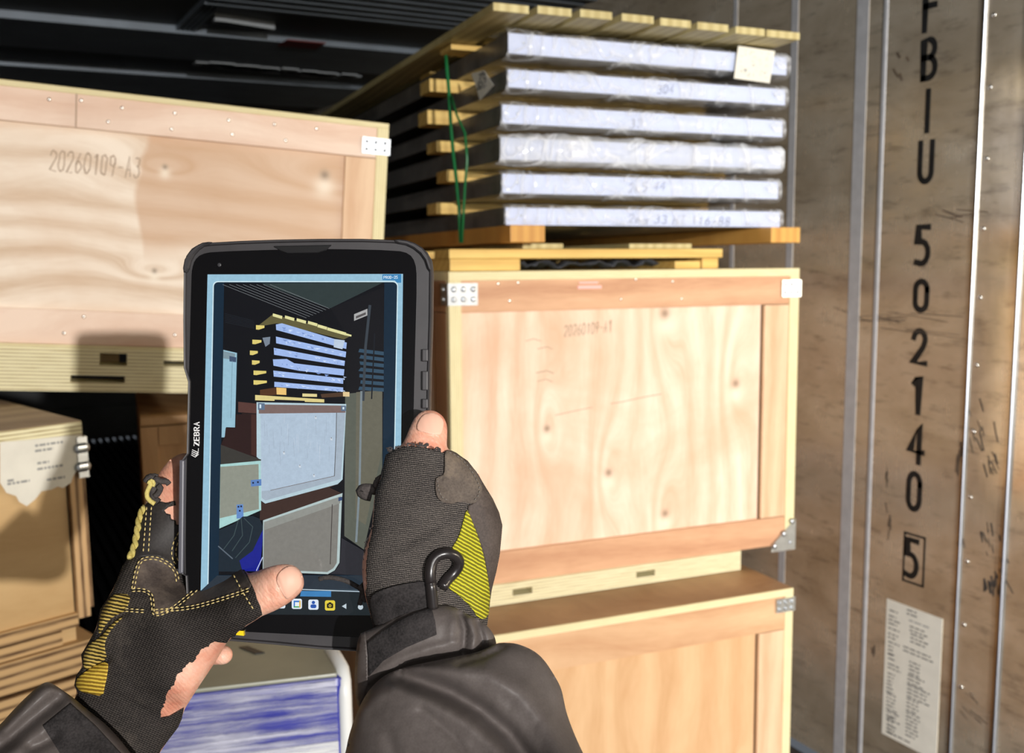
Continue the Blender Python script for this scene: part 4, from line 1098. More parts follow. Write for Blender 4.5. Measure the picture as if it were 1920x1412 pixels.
b.inputs['Base Color'].default_value = (.004, .004, .005, 1); b.inputs['Roughness'].default_value = 0.08
me.materials.append(mat); me.update()
disp = bpy.data.objects.new('display', me); COL.objects.link(disp); disp.parent = tab; disp['label'] = 'lit screen with the camera picture'
# lettering on the bezel, reading upwards, and the small striped mark under it
M['bezel_white'] = plain('white bezel print', srgb(226, 226, 226), .5)
m = MB()
def bez(u, v): q = tl2(374.5 - 11 * v, 838 - u); return (q[0], -.00093, q[1])
strokes_mesh(m, text_lines('ZEBRA', 0, 0, 1, 1.0, .30), .19, lambda u, v: (lambda q: (q[0], -.00093, q[1]))(tl2(374.3 - 9.5 * v, 835 - u * 11.6)))
m.build('lettering', M['bezel_white'], tab)
m = MB()
for i in range(4):
    for q in strip([(360 + i * .6, 853 - i * 3.2), (367 + i * 1.6, 857 - i * 3.0), (373, 852 - i * 3.6)], 1.3):
        m.add([(lambda a: (a[0], -.00093, a[1]))(tl2(*p)) for p in q], [(0, 1, 2, 3)])
m.build('striped_mark', M['bezel_white'], tab)
m = MB(); P = [tl2(*p) for p in ((440, 1188), (443, 1180), (459, 1181), (460, 1190))]; profile_solid(m, P, [(0, .0), (0, -.003)]); m.build('yellow_tab', plain('yellow tab', srgb(250, 214, 20), .4), tab)
# ------------------------------------------------------------------ the person: two gloved hands and the jacket sleeves
def inside(P, X, Y):
    c = np.zeros(X.shape, bool); n = len(P)
    for i in range(n):
        x0, y0 = P[i]; x1, y1 = P[(i + 1) % n]
        cond = ((y0 > Y) != (y1 > Y))
        if y0 != y1:
            c ^= cond & (X < (x1 - x0) * (Y - y0) / (y1 - y0) + x0)
    return c

def densify(P, d=3.0):
    o = []
    for i in range(len(P)):
        a, b_ = np.array(P[i], float), np.array(P[(i + 1) % len(P)], float); n = max(1, int(np.linalg.norm(b_ - a) / d))
        for k in range(n): o.append(a + (b_ - a) * k / n)
    return o

class Body:
    """soft volume round an outline: thickness from a membrane solved over the outline, centre depth from control points"""
    def __init__(s, outline, ctrl, k=1.35, hm=62.0, step=3.0, folds=(), sig=70.0, rough=0.0, seed=0):
        s.P = smooth_poly(outline, 2); s.ctrl = np.array(ctrl, float); s.k, s.hm, s.sig, s.folds = k, hm, sig, folds
        s.rough = rough; s.seed = seed
        A = np.array(s.P); s.x0, s.y0 = A.min(0) - 2 * step; x1, y1 = A.max(0) + 2 * step; s.step = step
        nx = int((x1 - s.x0) / step) + 1; ny = int((y1 - s.y0) / step) + 1
        X, Y = np.meshgrid(s.x0 + np.arange(nx) * step, s.y0 + np.arange(ny) * step)
        mask = inside(s.P, X, Y); u = np.zeros(X.shape)
        om = 1.9; par = (np.add.outer(np.arange(ny), np.arange(nx)) % 2)
        m0, m1 = mask & (par == 0), mask & (par == 1)
        for _ in range(260):
            for mm in (m0, m1):
                nb = np.zeros_like(u); nb[1:-1, 1:-1] = (u[:-2, 1:-1] + u[2:, 1:-1] + u[1:-1, :-2] + u[1:-1, 2:] + step * step) / 4
                u = np.where(mm, u + om * (nb - u), u)
        s.u = np.clip(u, 0, None)
    def h(s, x, y):
        x = np.asarray(x, float); y = np.asarray(y, float)
        gx = np.clip((x - s.x0) / s.step, 0, s.u.shape[1] - 1.001); gy = np.clip((y - s.y0) / s.step, 0, s.u.shape[0] - 1.001)
        i, j = gx.astype(int), gy.astype(int); fx, fy = gx - i, gy - j
        v = s.u[j, i] * (1 - fx) * (1 - fy) + s.u[j, i + 1] * fx * (1 - fy) + s.u[j + 1, i] * (1 - fx) * fy + s.u[j + 1, i + 1] * fx * fy
        return s.hm * np.tanh(s.k * np.sqrt(v) / s.hm)
    def zc(s, x, y):
        x = np.asarray(x, float)[..., None]; y = np.asarray(y, float)[..., None]
        d = (x - s.ctrl[:, 0]) ** 2 + (y - s.ctrl[:, 1]) ** 2; w_ = np.exp(-d / (2 * s.sig ** 2)) + 1e-7 / (d + 1)
        return (w_ * s.ctrl[:, 2]).sum(-1) / w_.sum(-1)
    def relief(s, x, y):
        x = np.asarray(x, float); y = np.asarray(y, float); r = np.zeros(x.shape)
        for pts, wd, amp in s.folds:
            best = np.full(x.shape, 1e9)
            for (ax, ay), (bx, by) in zip(pts[:-1], pts[1:]):
                dx, dy = bx - ax, by - ay; t = np.clip(((x - ax) * dx + (y - ay) * dy) / (dx * dx + dy * dy + 1e-9), 0, 1)
                best = np.minimum(best, (x - ax - t * dx) ** 2 + (y - ay - t * dy) ** 2)
            r += amp * np.exp(-best / (2 * wd * wd))
        if s.rough:
            r += s.rough * (np.sin(x * .11 + 2 * np.sin(y * .05 + s.seed)) * np.sin(y * .09 + 1.7 * np.sin(x * .043)) + .6 * np.sin((x + y) * .21 + s.seed) * np.sin((x - y) * .13))
        return r
    def front(s, x, y, off=0.0):
        """depth of the front surface in metres, raised by off metres"""
        z = s.zc(x, y); hh = s.h(x, y); edge = np.clip(hh / 20.0, 0, 1)
        return z - (hh + s.relief(x, y) * edge) * z / F - off
    def back(s, x, y, off=0.0):
        z = s.zc(x, y); return z + s.h(x, y) * z / F + off

def tri_mesh(poly, step, rnd):
    B = densify(poly, step * .8); A = np.array(B)
    gx, gy = np.meshgrid(np.arange(A[:, 0].min() + step / 2, A[:, 0].max(), step), np.arange(A[:, 1].min() + step / 2, A[:, 1].max(), step * .87))
    gx = gx + (np.arange(gx.shape[0]) % 2)[:, None] * step / 2
    ins = inside(B, gx, gy); pts = np.stack([gx[ins], gy[ins]], 1)
    # keep interior points off the outline
    keep = []
    for i in range(0, len(pts), 2000):
        d = ((pts[i:i + 2000, None, :] - A[None]) ** 2).sum(-1).min(1); keep.append(d > (step * .45) ** 2)
    if len(pts): pts = pts[np.concatenate(keep)]
    vs = [Vector((float(a), float(b_))) for a, b_ in B] + [Vector((float(a), float(b_))) for a, b_ in pts]
    n = len(B)
    r = delaunay_2d_cdt(vs, [(i, (i + 1) % n) for i in range(n)], [list(range(n))], 1, 1e-4)
    V = np.array([(v[0], v[1]) for v in r[0]]); T = [tuple(f) for f in r[2]]
    cnt = {}
    for f in T:
        for i in range(len(f)):
            e = (f[i], f[(i + 1) % len(f)]); cnt[e] = 1
    bd = [e for e in cnt if (e[1], e[0]) not in cnt]
    return V, T, bd

def at_many(x, y, z):
    P = np.stack([(x - CX) / F * z, (y - CY) / F * z, z], 1)
    return EYE + P @ RC.T

def sheet(mb, body, poly, step=5.0, top=0.0, bottom=None, both=False, uvs=None, smooth_it=0, mi=0):
    """closed shell on a body: `top` and `bottom` are heights over its front surface; both=True closes round the back"""
    if smooth_it: poly = smooth_poly(poly, smooth_it)
    V, T, bd = tri_mesh(poly, step, None); x, y = V[:, 0], V[:, 1]
    zf = body.front(x, y, top)
    zb = body.back(x, y, top) if both else body.front(x, y, bottom)
    zb = np.maximum(zb, zf + 2e-4)
    P = np.vstack([at_many(x, y, zf), at_many(x, y, zb)]); n = len(V)
    Fc = [tuple(f) for f in T] + [tuple(n + i for i in f)[::-1] for f in T] + [(a, b_, n + b_, n + a) for a, b_ in bd]
    b0 = len(mb.v); mb.add([tuple(p) for p in P], Fc, mi, True)
    if mb.uv is None: mb.uv = []
    mb.uv += [(a / 1000, b_ / 1000) for a, b_ in V] * 2

def pad_uv(mb):
    if mb.uv is None: mb.uv = []
    while len(mb.uv) < len(mb.v): mb.uv.append((.5, .5))

def surf_pts(body, pts, off):
    D = []
    for a, b_ in zip(pts[:-1], pts[1:]):
        n = max(1, int(np.hypot(b_[0] - a[0], b_[1] - a[1]) / 4))
        for k in range(n): D.append((a[0] + (b_[0] - a[0]) * k / n, a[1] + (b_[1] - a[1]) * k / n))
    D.append(pts[-1]); D = np.array(D, float)
    return at_many(D[:, 0], D[:, 1], body.front(D[:, 0], D[:, 1], off))

def stitches(mb, body, pts, off=.0016, dash=6.5, gap=3.2, r=.00042):
    """a row of short thread stitches along a line on the surface"""
    P = np.array(pts, float)
    for _ in range(2):
        Q = [P[0]]
        for a, b_ in zip(P[:-1], P[1:]): Q += [a * .75 + b_ * .25, a * .25 + b_ * .75]
        Q.append(P[-1]); P = np.array(Q)
    seg = np.hypot(*(P[1:] - P[:-1]).T); cum = np.concatenate([[0], np.cumsum(seg)]); t = 0
    while t + dash < cum[-1]:
        tt = np.array([t, t + dash * .5, t + dash]); X = np.interp(tt, cum, P[:, 0]); Y = np.interp(tt, cum, P[:, 1])
        z = body.front(X, Y, off); z[0] += .0003; z[2] += .0003
        mb.tube(list(map(tuple, at_many(X, Y, z))), [r * .6, r, r * .6], 0, 5); t += dash + gap

def offset_line(pts, d):
    P = np.array(pts, float); o = []
    for i in range(len(P)):
        e = P[min(i + 1, len(P) - 1)] - P[max(i - 1, 0)]; e = e / np.linalg.norm(e); o.append(tuple(P[i] + np.array([-e[1], e[0]]) * d))
    return o

def uvc(nt, scale=(1, 1, 1), rot=0.0, loc=(0, 0, 0)):
    tc = nt.nodes.new('ShaderNodeUVMap'); mp = nt.nodes.new('ShaderNodeMapping'); mp.inputs['Scale'].default_value = scale; mp.inputs['Rotation'].default_value = (0, 0, rot); mp.inputs['Location'].default_value = loc
    L(nt, tc.outputs[0], mp.inputs[0]); return mp.outputs[0]
def wave(nt, vec, scale, dist=0.0, dscale=1.0, prof='SIN', direction='X'):
    n = nt.nodes.new('ShaderNodeTexWave'); n.inputs['Scale'].default_value = scale; n.inputs['Distortion'].default_value = dist; n.inputs['Detail'].default_value = 1.0
    n.inputs['Detail Scale'].default_value = dscale; n.wave_profile = prof; n.bands_direction = direction
    L(nt, vec, n.inputs['Vector']); return n.outputs['Fac']

def cloth(name, c0, c1, rib=None, rib_rot=0.0, rib2=None, rough=0.85, nb=.5, dist=1.5, dscale=2.0, sheen=0.0, dust=0.0, dust_col=(.3, .25, .2)):
    m, nt, b = new_mat(name); b.inputs['Roughness'].default_value = rough; b.inputs['Specular IOR Level'].default_value = 0.25
    base = coords(nt, (1, 1, 1)); n1 = noise(nt, base, 55, 5, 0.6); n2 = noise(nt, base, 900, 2, 0.5)
    h_ = math_(nt, 'MULTIPLY', n2, 0.35)
    f = math_(nt, 'ADD', math_(nt, 'MULTIPLY', n1, .6), math_(nt, 'MULTIPLY', n2, .4))
    if rib:
        w_ = wave(nt, uvc(nt, (1, 1, 1), rib_rot), rib, dist, dscale)
        f = math_(nt, 'ADD', math_(nt, 'MULTIPLY', f, .45), math_(nt, 'MULTIPLY', w_, .5)); h_ = math_(nt, 'ADD', h_, w_)
        if rib2:
            w2_ = wave(nt, uvc(nt, (1, 1, 1), rib_rot + 1.57), rib2, dist, dscale); f = math_(nt, 'ADD', math_(nt, 'MULTIPLY', f, .8), math_(nt, 'MULTIPLY', w2_, .2)); h_ = math_(nt, 'ADD', h_, math_(nt, 'MULTIPLY', w2_, .5))
    c = ramp(nt, f, [(0.3, c0), (0.68, c1)])
    if dust:
        d = noise(nt, coords(nt, (1, 1, 1), loc=(3, 2, 1)), 28, 6, 0.7)
        c = mixc(nt, math_(nt, 'MULTIPLY', ramp(nt, d, [(0.52, (0, 0, 0)), (0.72, (1, 1, 1))]), dust), c, dust_col)
    L(nt, c, b.inputs['Base Color']); bump(nt, b, h_, nb, 0.0006)
    if sheen: b.inputs['Sheen Weight'].default_value = sheen
    return m

def skin_mat():
    m, nt, b = new_mat('skin'); b.inputs['Roughness'].default_value = 0.45
    v = coords(nt, (1, 1, 1)); n1 = noise(nt, v, 60, 4, 0.6); n2 = noise(nt, v, 420, 3, 0.6)
    c = ramp(nt, n1, [(0.3, srgb(216, 138, 112)), (0.5, srgb(232, 170, 144)), (0.7, srgb(244, 198, 174))])
    L(nt, c, b.inputs['Base Color']); b.inputs['Subsurface Weight'].default_value = 0.18; b.inputs['Subsurface Radius'].default_value = (.006, .002, .001); b.inputs['Subsurface Scale'].default_value = 0.6
    w_ = wave(nt, coords(nt, (1, 1, 1), rot=(.4, .5, .3)), 160, 4, 3); bump(nt, b, math_(nt, 'ADD', n2, math_(nt, 'MULTIPLY', w_, .6)), 0.28, 0.0006)
    return m
M['skin'] = skin_mat()
m_, nt_, b_n = new_mat('fingernail'); b_n.inputs['Base Color'].default_value = (*srgb(236, 186, 162), 1); b_n.inputs['Roughness'].default_value = 0.5; b_n.inputs['Specular IOR Level'].default_value = 0.3; M['nail_skin'] = m_
wv = wave(nt_, coords(nt_, (1, 1, 1)), 90, 1, 1); bump(nt_, b_n, wv, 0.12, 0.0004)
M['knit'] = cloth('black knit', srgb(30, 27, 26), srgb(74, 68, 64), 84, 1.15, 60, nb=.7, dist=2.0, dscale=3, dust=.18)
M['knit_r'] = cloth('black ribbed knit', srgb(34, 33, 34), srgb(122, 114, 108), 86, 1.45, 96, nb=.9, dist=2.2, dscale=2.2)
M['glove_leather'] = cloth('worn grey synthetic leather', srgb(58, 50, 47), srgb(92, 82, 76), None, rough=.62, nb=.35, dust=.5, dust_col=srgb(150, 134, 118))
M['leather_patch'] = cloth('dusty suede patch', srgb(70, 62, 58), srgb(112, 102, 92), None, rough=.9, nb=.5, dust=.7, dust_col=srgb(140, 124, 106))
M['dark_leather'] = cloth('black smooth panel', srgb(38, 36, 36), srgb(62, 58, 56), None, rough=.55, nb=.2, dust=.12)
M['yellow_rib'] = cloth('yellow ribbed stretch', srgb(104, 100, 26), srgb(204, 198, 52), 50, 1.05, None, rough=.6, nb=.9, dist=1.2, dscale=1.5)
M['yellow_rib_l'] = cloth('yellow and black ribbed stretch', srgb(44, 36, 18), srgb(206, 178, 92), 46, 1.35, None, rough=.65, nb=.9, dist=1.6, dscale=2)
M['gold_rib'] = cloth('yellow ribbed knuckle', srgb(140, 108, 34), srgb(230, 196, 78), 44, 1.45, None, rough=.65, nb=.9, dist=.8, dscale=2)
M['jacket'] = cloth('dark worn nylon', srgb(82, 75, 72), srgb(98, 91, 88), None, rough=.45, nb=.10, dust=.12, dust_col=srgb(120, 112, 106))
M['velcro'] = cloth('hook tape', srgb(16, 15, 15), srgb(66, 62, 62), None, rough=.95, nb=1.0)
M['thread'] = plain('pale yellow thread', srgb(214, 192, 130), .7)
M['thread_grey'] = plain('grey thread', srgb(120, 114, 108), .7)
M['piping'] = plain('glossy black piping', srgb(40, 36, 36), .28, 0, 60, .3)
M['fuzz'] = cloth('frayed black yarn', srgb(30, 28, 28), srgb(88, 82, 80), None, rough=.95, nb=1.0)
M['yarn_y'] = cloth('frayed yellow yarn', srgb(170, 150, 70), srgb(226, 210, 130), None, rough=.9, nb=1.0)

PF = Frame(at(560, 1300, .55), np.eye(3))
per = thing('person', 'person holding up the tablet in worn fingerless work gloves and a dark jacket', 'person', PF)

# left hand -----------------------------------------------------------------
LH = [(318, 862), (337, 850), (358, 850), (378, 868), (386, 920), (386, 1000), (384, 1058), (397, 1077), (420, 1064), (440, 1053), (452, 1062), (464, 1076), (480, 1072), (495, 1066), (515, 1060), (537, 1057), (554, 1061), (566, 1073), (571, 1092), (567, 1107),
      (556, 1119), (540, 1132), (524, 1141), (505, 1150), (491, 1155), (478, 1164), (461, 1174), (440, 1190), (424, 1206), (412, 1228), (398, 1250), (373, 1287), (352, 1320), (345, 1332), (340, 1350), (334, 1364), (302, 1406), (285, 1440), (240, 1490), (150, 1470), (95, 1400), (120, 1345),
      (146, 1300), (139, 1285), (143, 1266), (155, 1250), (152, 1228), (166, 1204), (181, 1178), (188, 1142), (211, 1108), (229, 1062), (244, 1040), (254, 1016), (259, 988), (267, 958), (274, 940), (289, 905), (302, 881)]
LCT = [(385, 1045, .600), (385, 1070, .596), (358, 1060, .592), (330, 870, .588), (340, 940, .588), (320, 1010, .582), (275, 1060, .572), (250, 1130, .562), (330, 1150, .548), (400, 1130, .535), (460, 1115, .530), (540, 1095, .529), (330, 1250, .556), (230, 1220, .566), (230, 1330, .572), (300, 1380, .575), (380, 1220, .565), (200, 1450, .575)]
lf = [([(212, 1112), (200, 1150), (190, 1180)], 8, 7), ([(187, 1188), (205, 1160), (235, 1148)], 5, -12), ([(168, 1206), (158, 1235), (160, 1252)], 8, 7), ([(163, 1256), (185, 1243), (202, 1236)], 5, -12),
      ([(330, 1105), (355, 1130), (330, 1160)], 16, -8), ([(395, 1085), (420, 1110), (430, 1160)], 10, 3), ([(440, 1100), (455, 1140)], 8, -3), ([(300, 1180), (350, 1220)], 20, 5), ([(250, 1290), (330, 1320)], 10, -5), ([(497, 1075), (504, 1105), (508, 1140)], 2.5, -1.6), ([(505, 1070), (512, 1100)], 2, -1.0), ([(518, 1082), (528, 1108), (535, 1124)], 2.5, -2.2),
      ([(289, 1043), (320, 1056), (336, 1090)], 5, 3), ([(262, 1045), (270, 1090)], 10, 3), ([(150, 1300), (230, 1310), (300, 1350)], 7, -6)]
LB = Body(LH, LCT, k=1.35, hm=58, folds=lf, sig=42)
tear_l = [(402, 1203), (397, 1209), (391, 1207), (389, 1216), (383, 1217), (380, 1222), (372, 1224), (369, 1230), (362, 1234), (366, 1242), (356, 1243), (352, 1250), (346, 1251), (343, 1259), (336, 1263), (338, 1271), (329, 1275), (327, 1283), (322, 1289), (323, 1297), (314, 1301), (315, 1311), (308, 1317), (309, 1327), (303, 1333), (301, 1346)]
def jag(pts, amp=2.6, seed=1):
    """ragged torn line: every segment broken up with uneven teeth"""
    r_ = random.Random(seed); o = [pts[0]]
    for a, b_ in zip(pts[:-1], pts[1:]):
        l = math.hypot(b_[0] - a[0], b_[1] - a[1]); n = max(1, int(l / 3.2))
        nx_, ny_ = -(b_[1] - a[1]) / (l + 1e-6), (b_[0] - a[0]) / (l + 1e-6)
        for k in range(1, n + 1):
            t = k / n; d = r_.uniform(-amp, amp) * (r_.random() ** 1.2) if k < n else r_.uniform(-amp, amp) * .4
            o.append((a[0] + (b_[0] - a[0]) * t + nx_ * d, a[1] + (b_[1] - a[1]) * t + ny_ * d))
    return o
tear_l = jag([(402, 1203), (388, 1214), (378, 1216), (368, 1232), (364, 1241), (352, 1245), (342, 1259), (332, 1264), (326, 1284), (314, 1296), (311, 1312), (303, 1330), (301, 1346)], 3.0, 5)
glove_l = [(270, 948), (279, 942), (290, 945), (300, 940), (312, 943), (328, 939), (330, 947), (316, 951), (308, 957), (312, 963), (320, 965), (321, 973), (329, 976), (331, 984), (339, 984), (342, 993), (387, 1002), (384, 1058), (397, 1077), (420, 1064), (440, 1051), (457, 1066), (463, 1076), (468, 1088), (474, 1100), (479, 1112), (482, 1124), (488, 1136), (492, 1153),
           (478, 1163), (461, 1173), (455, 1180), (446, 1184), (440, 1194), (432, 1196), (425, 1206), (415, 1205)] + tear_l + [(318, 1343), (345, 1327), (341, 1348), (334, 1364), (302, 1406), (285, 1440), (240, 1490), (150, 1470), (95, 1400), (120, 1345),
           (146, 1300), (139, 1285), (143, 1266), (155, 1250), (152, 1228), (166, 1204), (181, 1178), (188, 1142), (211, 1108), (229, 1062), (244, 1040), (254, 1016), (259, 988), (267, 958)]
def finger(mb, pts, r, seg=12, tip=True):
    """tapered finger along points (px, py, depth), radius in px"""
    P = [np.array(at(*p)) for p in pts]; 
    Q, R_ = [], []
    n = len(P)
    for i in range(n - 1):
        p0, p1, p2, p3 = P[max(i - 1, 0)], P[i], P[i + 1], P[min(i + 2, n - 1)]
        for k in range(6):
            t = k / 6; Q.append(.5 * ((2 * p1) + (-p0 + p2) * t + (2 * p0 - 5 * p1 + 4 * p2 - p3) * t * t + (-p0 + 3 * p1 - 3 * p2 + p3) * t ** 3))
            R_.append((r * (1 - .22 * (i + t) / (n - 1))) * .56 / F)
    Q.append(P[-1]); R_.append(R_[-1])
    if tip:
        d = nrm(P[-1] - Q[-2]); r0 = R_[-1]
        for a in (30, 55, 75, 88): Q.append(P[-1] + d * r0 * math.sin(math.radians(a))); R_.append(r0 * math.cos(math.radians(a)))
    mb.tube([tuple(q) for q in Q], R_, 0, seg)
hand = MB(); sheet(hand, LB, LB.P, 4.0, top=-.0012, both=True)
finger(hand, [(250, 1100, .585), (300, 1090, .596), (400, 1070, .600), (480, 1055, .598)], 27)
finger(hand, [(235, 1150, .585), (290, 1145, .598), (390, 1135, .602), (470, 1125, .600)], 26)
finger(hand, [(225, 1205, .582), (280, 1215, .594), (360, 1226, .597), (418, 1228, .594)], 24)
pad_uv(hand)
lh = hand.build('left_hand', M['skin'], per, world=True, uv=hand.uv)
nail = MB(); sheet(nail, LB, [(518, 1083), (524, 1073), (535, 1063.5), (548, 1060.5), (560, 1066), (568, 1081), (567, 1097), (560, 1107), (549, 1117), (538, 1125), (533, 1119), (527, 1108), (520, 1096)], 3.0, top=-.0002, bottom=-.0022, smooth_it=2)
nail.build('thumbnail', M['nail_skin'], lh, world=True, uv=nail.uv)
g = MB(); sheet(g, LB, glove_l, 4.0, top=.0004, both=True); pad_uv(g)
gl_ = g.build('left_glove', M['knit'], per, 'torn black and yellow fingerless glove', world=True, uv=g.uv)
def patch(name, body, poly, mat, parent, top=.0012, step=4.0, sm=1, label=None):
    m = MB(); sheet(m, body, poly, step, top=top, bottom=-.0006, smooth_it=sm); return m.build(name, mat, parent, label, world=True, uv=m.uv)
patch('finger_panel', LB, [(269, 950), (279, 943), (290, 946), (300, 941), (312, 944), (327, 941), (315, 951), (307, 957), (312, 964), (319, 966), (320, 974), (328, 977), (330, 985), (338, 985), (343, 994), (370, 1000), (372, 1070), (345, 1092), (334, 1071), (319, 1055), (293, 1042), (268, 1044), (252, 1046), (257, 1018), (262, 988)], M['dark_leather'], gl_, .0010, sm=0)
patch('palm_patch', LB, [(246, 1105), (252, 1072), (258, 1054), (268, 1044), (293, 1042), (319, 1054), (334, 1071), (340, 1095), (352, 1100), (386, 1086), (372, 1101), (350, 1118), (319, 1144), (287, 1157), (290, 1130), (285, 1111), (268, 1103)], M['glove_leather'], gl_, .0018, label='grey textured palm patch')
patch('thumb_panel', LB, [(350, 1118), (372, 1098), (400, 1078), (420, 1065), (438, 1053), (455, 1067), (466, 1088), (473, 1101), (453, 1110), (402, 1127), (345, 1141)], M['glove_leather'], gl_, .0014)
patch('knuckle_rib', LB, [(245, 1115), (219, 1113), (206, 1120), (190, 1143), (184, 1176), (186, 1192), (199, 1170), (212, 1156), (236, 1146), (242, 1130)], M['yellow_rib_l'], gl_, .0016, label='yellow and black ribbed fold')
patch('knuckle_rib', LB, [(236, 1152), (211, 1168), (187, 1196), (168, 1206), (156, 1227), (156, 1250), (161, 1258), (180, 1246), (201, 1236), (196, 1215), (198, 1200), (210, 1178)], M['yellow_rib_l'], gl_, .0016, label='yellow and black ribbed fold')
patch('cuff_rib', LB, [(204, 1239), (180, 1246), (160, 1259), (145, 1271), (141, 1284), (150, 1297), (168, 1301), (193, 1306), (197, 1285), (201, 1268)], M['gold_rib'], gl_, .0018, label='bright yellow ribbed piece')
st_ = MB()
lines_l = [[(275, 950), (272, 990), (268, 1040)], [(284, 950), (281, 990), (278, 1040)], [(335, 998), (323, 1021), (321, 1046), (334, 1064)], [(342, 1000), (331, 1022), (329, 1043), (341, 1062)]]
pp = [[(247, 1104), (252, 1075), (258, 1055), (268, 1045), (293, 1043), (319, 1055), (333, 1071), (336, 1092)], [(247, 1104), (268, 1103), (285, 1111), (289, 1130), (288, 1154), (319, 1142), (356, 1112), (386, 1086)],
      [(234, 1141), (277, 1144)], [(290, 1143), (356, 1138), (402, 1125), (453, 1108), (472, 1101)]]
for p in lines_l: stitches(st_, LB, p, .0020)
for p in pp:
    stitches(st_, LB, p, .0026); stitches(st_, LB, offset_line(p, 5), .0026)
stitches(st_, LB, [(428, 1060), (440, 1082), (457, 1114), (478, 1147)], .0020)
st_.build('stitching', M['thread'], gl_, world=True)
rope = MB()                                                                  # twisted yellow binding down the finger's outer edge
rp = [(272, 950), (264, 975), (260, 1000), (256, 1022), (247, 1046)]
c = surf_pts(LB, rp, .0)
for ph in range(3):
    P = []
    for i, p in enumerate(c):
        a = i * .55 + ph * 2.094; P.append(p + RC[:, 0] * math.cos(a) * .0016 + RC[:, 2] * math.sin(a) * .0016)
    rope.tube([tuple(p) for p in P], .0015, 0, 6)
rope.build('edge_binding', M['yarn_y'], gl_, world=True)
fr_ = MB()
def squig(mb, pts, z, r, mat=0):
    P = np.array([(*p, z) for p in pts], float); Q = [P[0]]
    for a, b_ in zip(P[:-1], P[1:]): Q += [a * .7 + b_ * .3, a * .3 + b_ * .7]
    Q.append(P[-1]); mb.tube([tuple(at(*q)) for q in Q], r, mat, 6)
squig(fr_, [(274, 904), (281, 893), (290, 897), (293, 910), (286, 922), (288, 934), (297, 942)], .572, .0022, 0)
squig(fr_, [(290, 897), (303, 903), (312, 902), (317, 908)], .570, .0018, 0)
squig(fr_, [(296, 916), (303, 909), (298, 925), (290, 931)], .569, .0016, 0)
squig(fr_, [(278, 903), (284, 907), (278, 916), (274, 928), (279, 938), (290, 945)], .568, .0014, 1)
squig(fr_, [(282, 900), (290, 904), (287, 912)], .568, .0010, 1)
squig(fr_, [(280, 894), (287, 889), (296, 892)], .572, .0008, 0)
fr_.build('frayed_edge', [M['fuzz'], M['yarn_y']], gl_, 'curled frayed yarn', world=True)

# right hand ----------------------------------------------------------------
RH = [(762, 818), (770, 798), (778, 782), (790, 772), (804, 768), (820, 772), (833, 783), (839, 800), (838, 825), (838, 842), (855, 849), (874, 862), (893, 884), (908, 909), (924, 935), (936, 961), (942, 985), (940, 1010), (937, 1041), (930, 1075), (922, 1106), (918, 1135), (915, 1160), (910, 1200), (905, 1250),
      (870, 1310), (740, 1310), (702, 1230), (702, 1186), (694, 1150), (684, 1118), (679, 1080), (679, 1055), (683, 1031), (690, 1010), (697, 992), (699, 968), (700, 945), (704, 922), (715, 895), (719, 870), (723, 853), (738, 843), (754, 834)]
RCT = [(804, 790, .536), (790, 840, .534), (780, 920, .528), (760, 1000, .526), (740, 1080, .526), (760, 1150, .528), (870, 900, .540), (910, 980, .546), (905, 1080, .544), (850, 1000, .530), (870, 1180, .535), (800, 1250, .53)]
rf = [([(768, 822), (800, 828), (828, 832)], 2.5, -1.4), ([(780, 812), (800, 818), (826, 821)], 2.5, -1.6), ([(730, 870), (800, 880)], 6, 2), ([(770, 1010), (830, 980), (865, 950)], 9, -5), ([(740, 1050), (800, 1020), (850, 975)], 9, 4), ([(700, 1090), (780, 1070), (820, 1040)], 10, -4), ([(700, 950), (760, 960), (820, 950)], 12, 3),
      ([(905, 930), (925, 1000), (920, 1080)], 12, 4), ([(890, 1000), (905, 1060), (912, 1120)], 5, -3), ([(828, 895), (822, 905), (835, 915)], 4, -5), ([(694, 1128), (740, 1105), (805, 1092)], 3, -4), ([(820, 870), (832, 890)], 5, -3)]
RB = Body(RH, RCT, k=1.35, hm=60, folds=rf, sig=42)
hand = MB(); sheet(hand, RB, RB.P, 4.0, top=-.0012, both=True)
for y_, dy in ((905, -10), (965, -4), (1025, 4), (1085, 12)):
    finger(hand, [(893 if y_ > 920 else 870, y_, .560), (900 if y_ > 920 else 878, y_, .580), (850, y_ + dy * .5, .598), (770, y_ + dy, .600)], 27 - (y_ > 1050) * 4)
pad_uv(hand)
rh = hand.build('right_hand', M['skin'], per, world=True, uv=hand.uv)
nail = MB(); sheet(nail, RB, [(780, 806), (785, 788), (795, 776), (810, 773), (825, 779), (833, 791), (830, 807), (826, 816), (812, 815), (795, 811)], 3.0, top=-.0002, bottom=-.0022, smooth_it=2)
nail.build('thumbnail', M['nail_skin'], rh, world=True, uv=nail.uv)
glove_r = jag([(723, 853), (736, 844), (757, 836), (788, 838), (812, 842), (829, 849)], 2.0, 7) + [(838, 844), (855, 849), (874, 862), (893, 884), (908, 909), (924, 935), (936, 961), (942, 985), (940, 1010), (937, 1041), (930, 1075), (922, 1106), (918, 1135), (915, 1160), (910, 1200), (905, 1250),
           (870, 1310), (740, 1310), (702, 1230), (702, 1186), (694, 1150)] + jag([(686, 1118), (688, 1094), (686, 1072), (688, 1048), (691, 1026), (697, 1000), (700, 975), (701, 958)], 2.6, 9) + [(702, 945), (704, 922), (715, 895), (719, 870)]
g = MB(); sheet(g, RB, glove_r, 4.0, top=.0004, both=True); pad_uv(g)
gr_ = g.build('right_glove', M['knit_r'], per, 'black knit glove with yellow rib and leather patches', world=True, uv=g.uv)
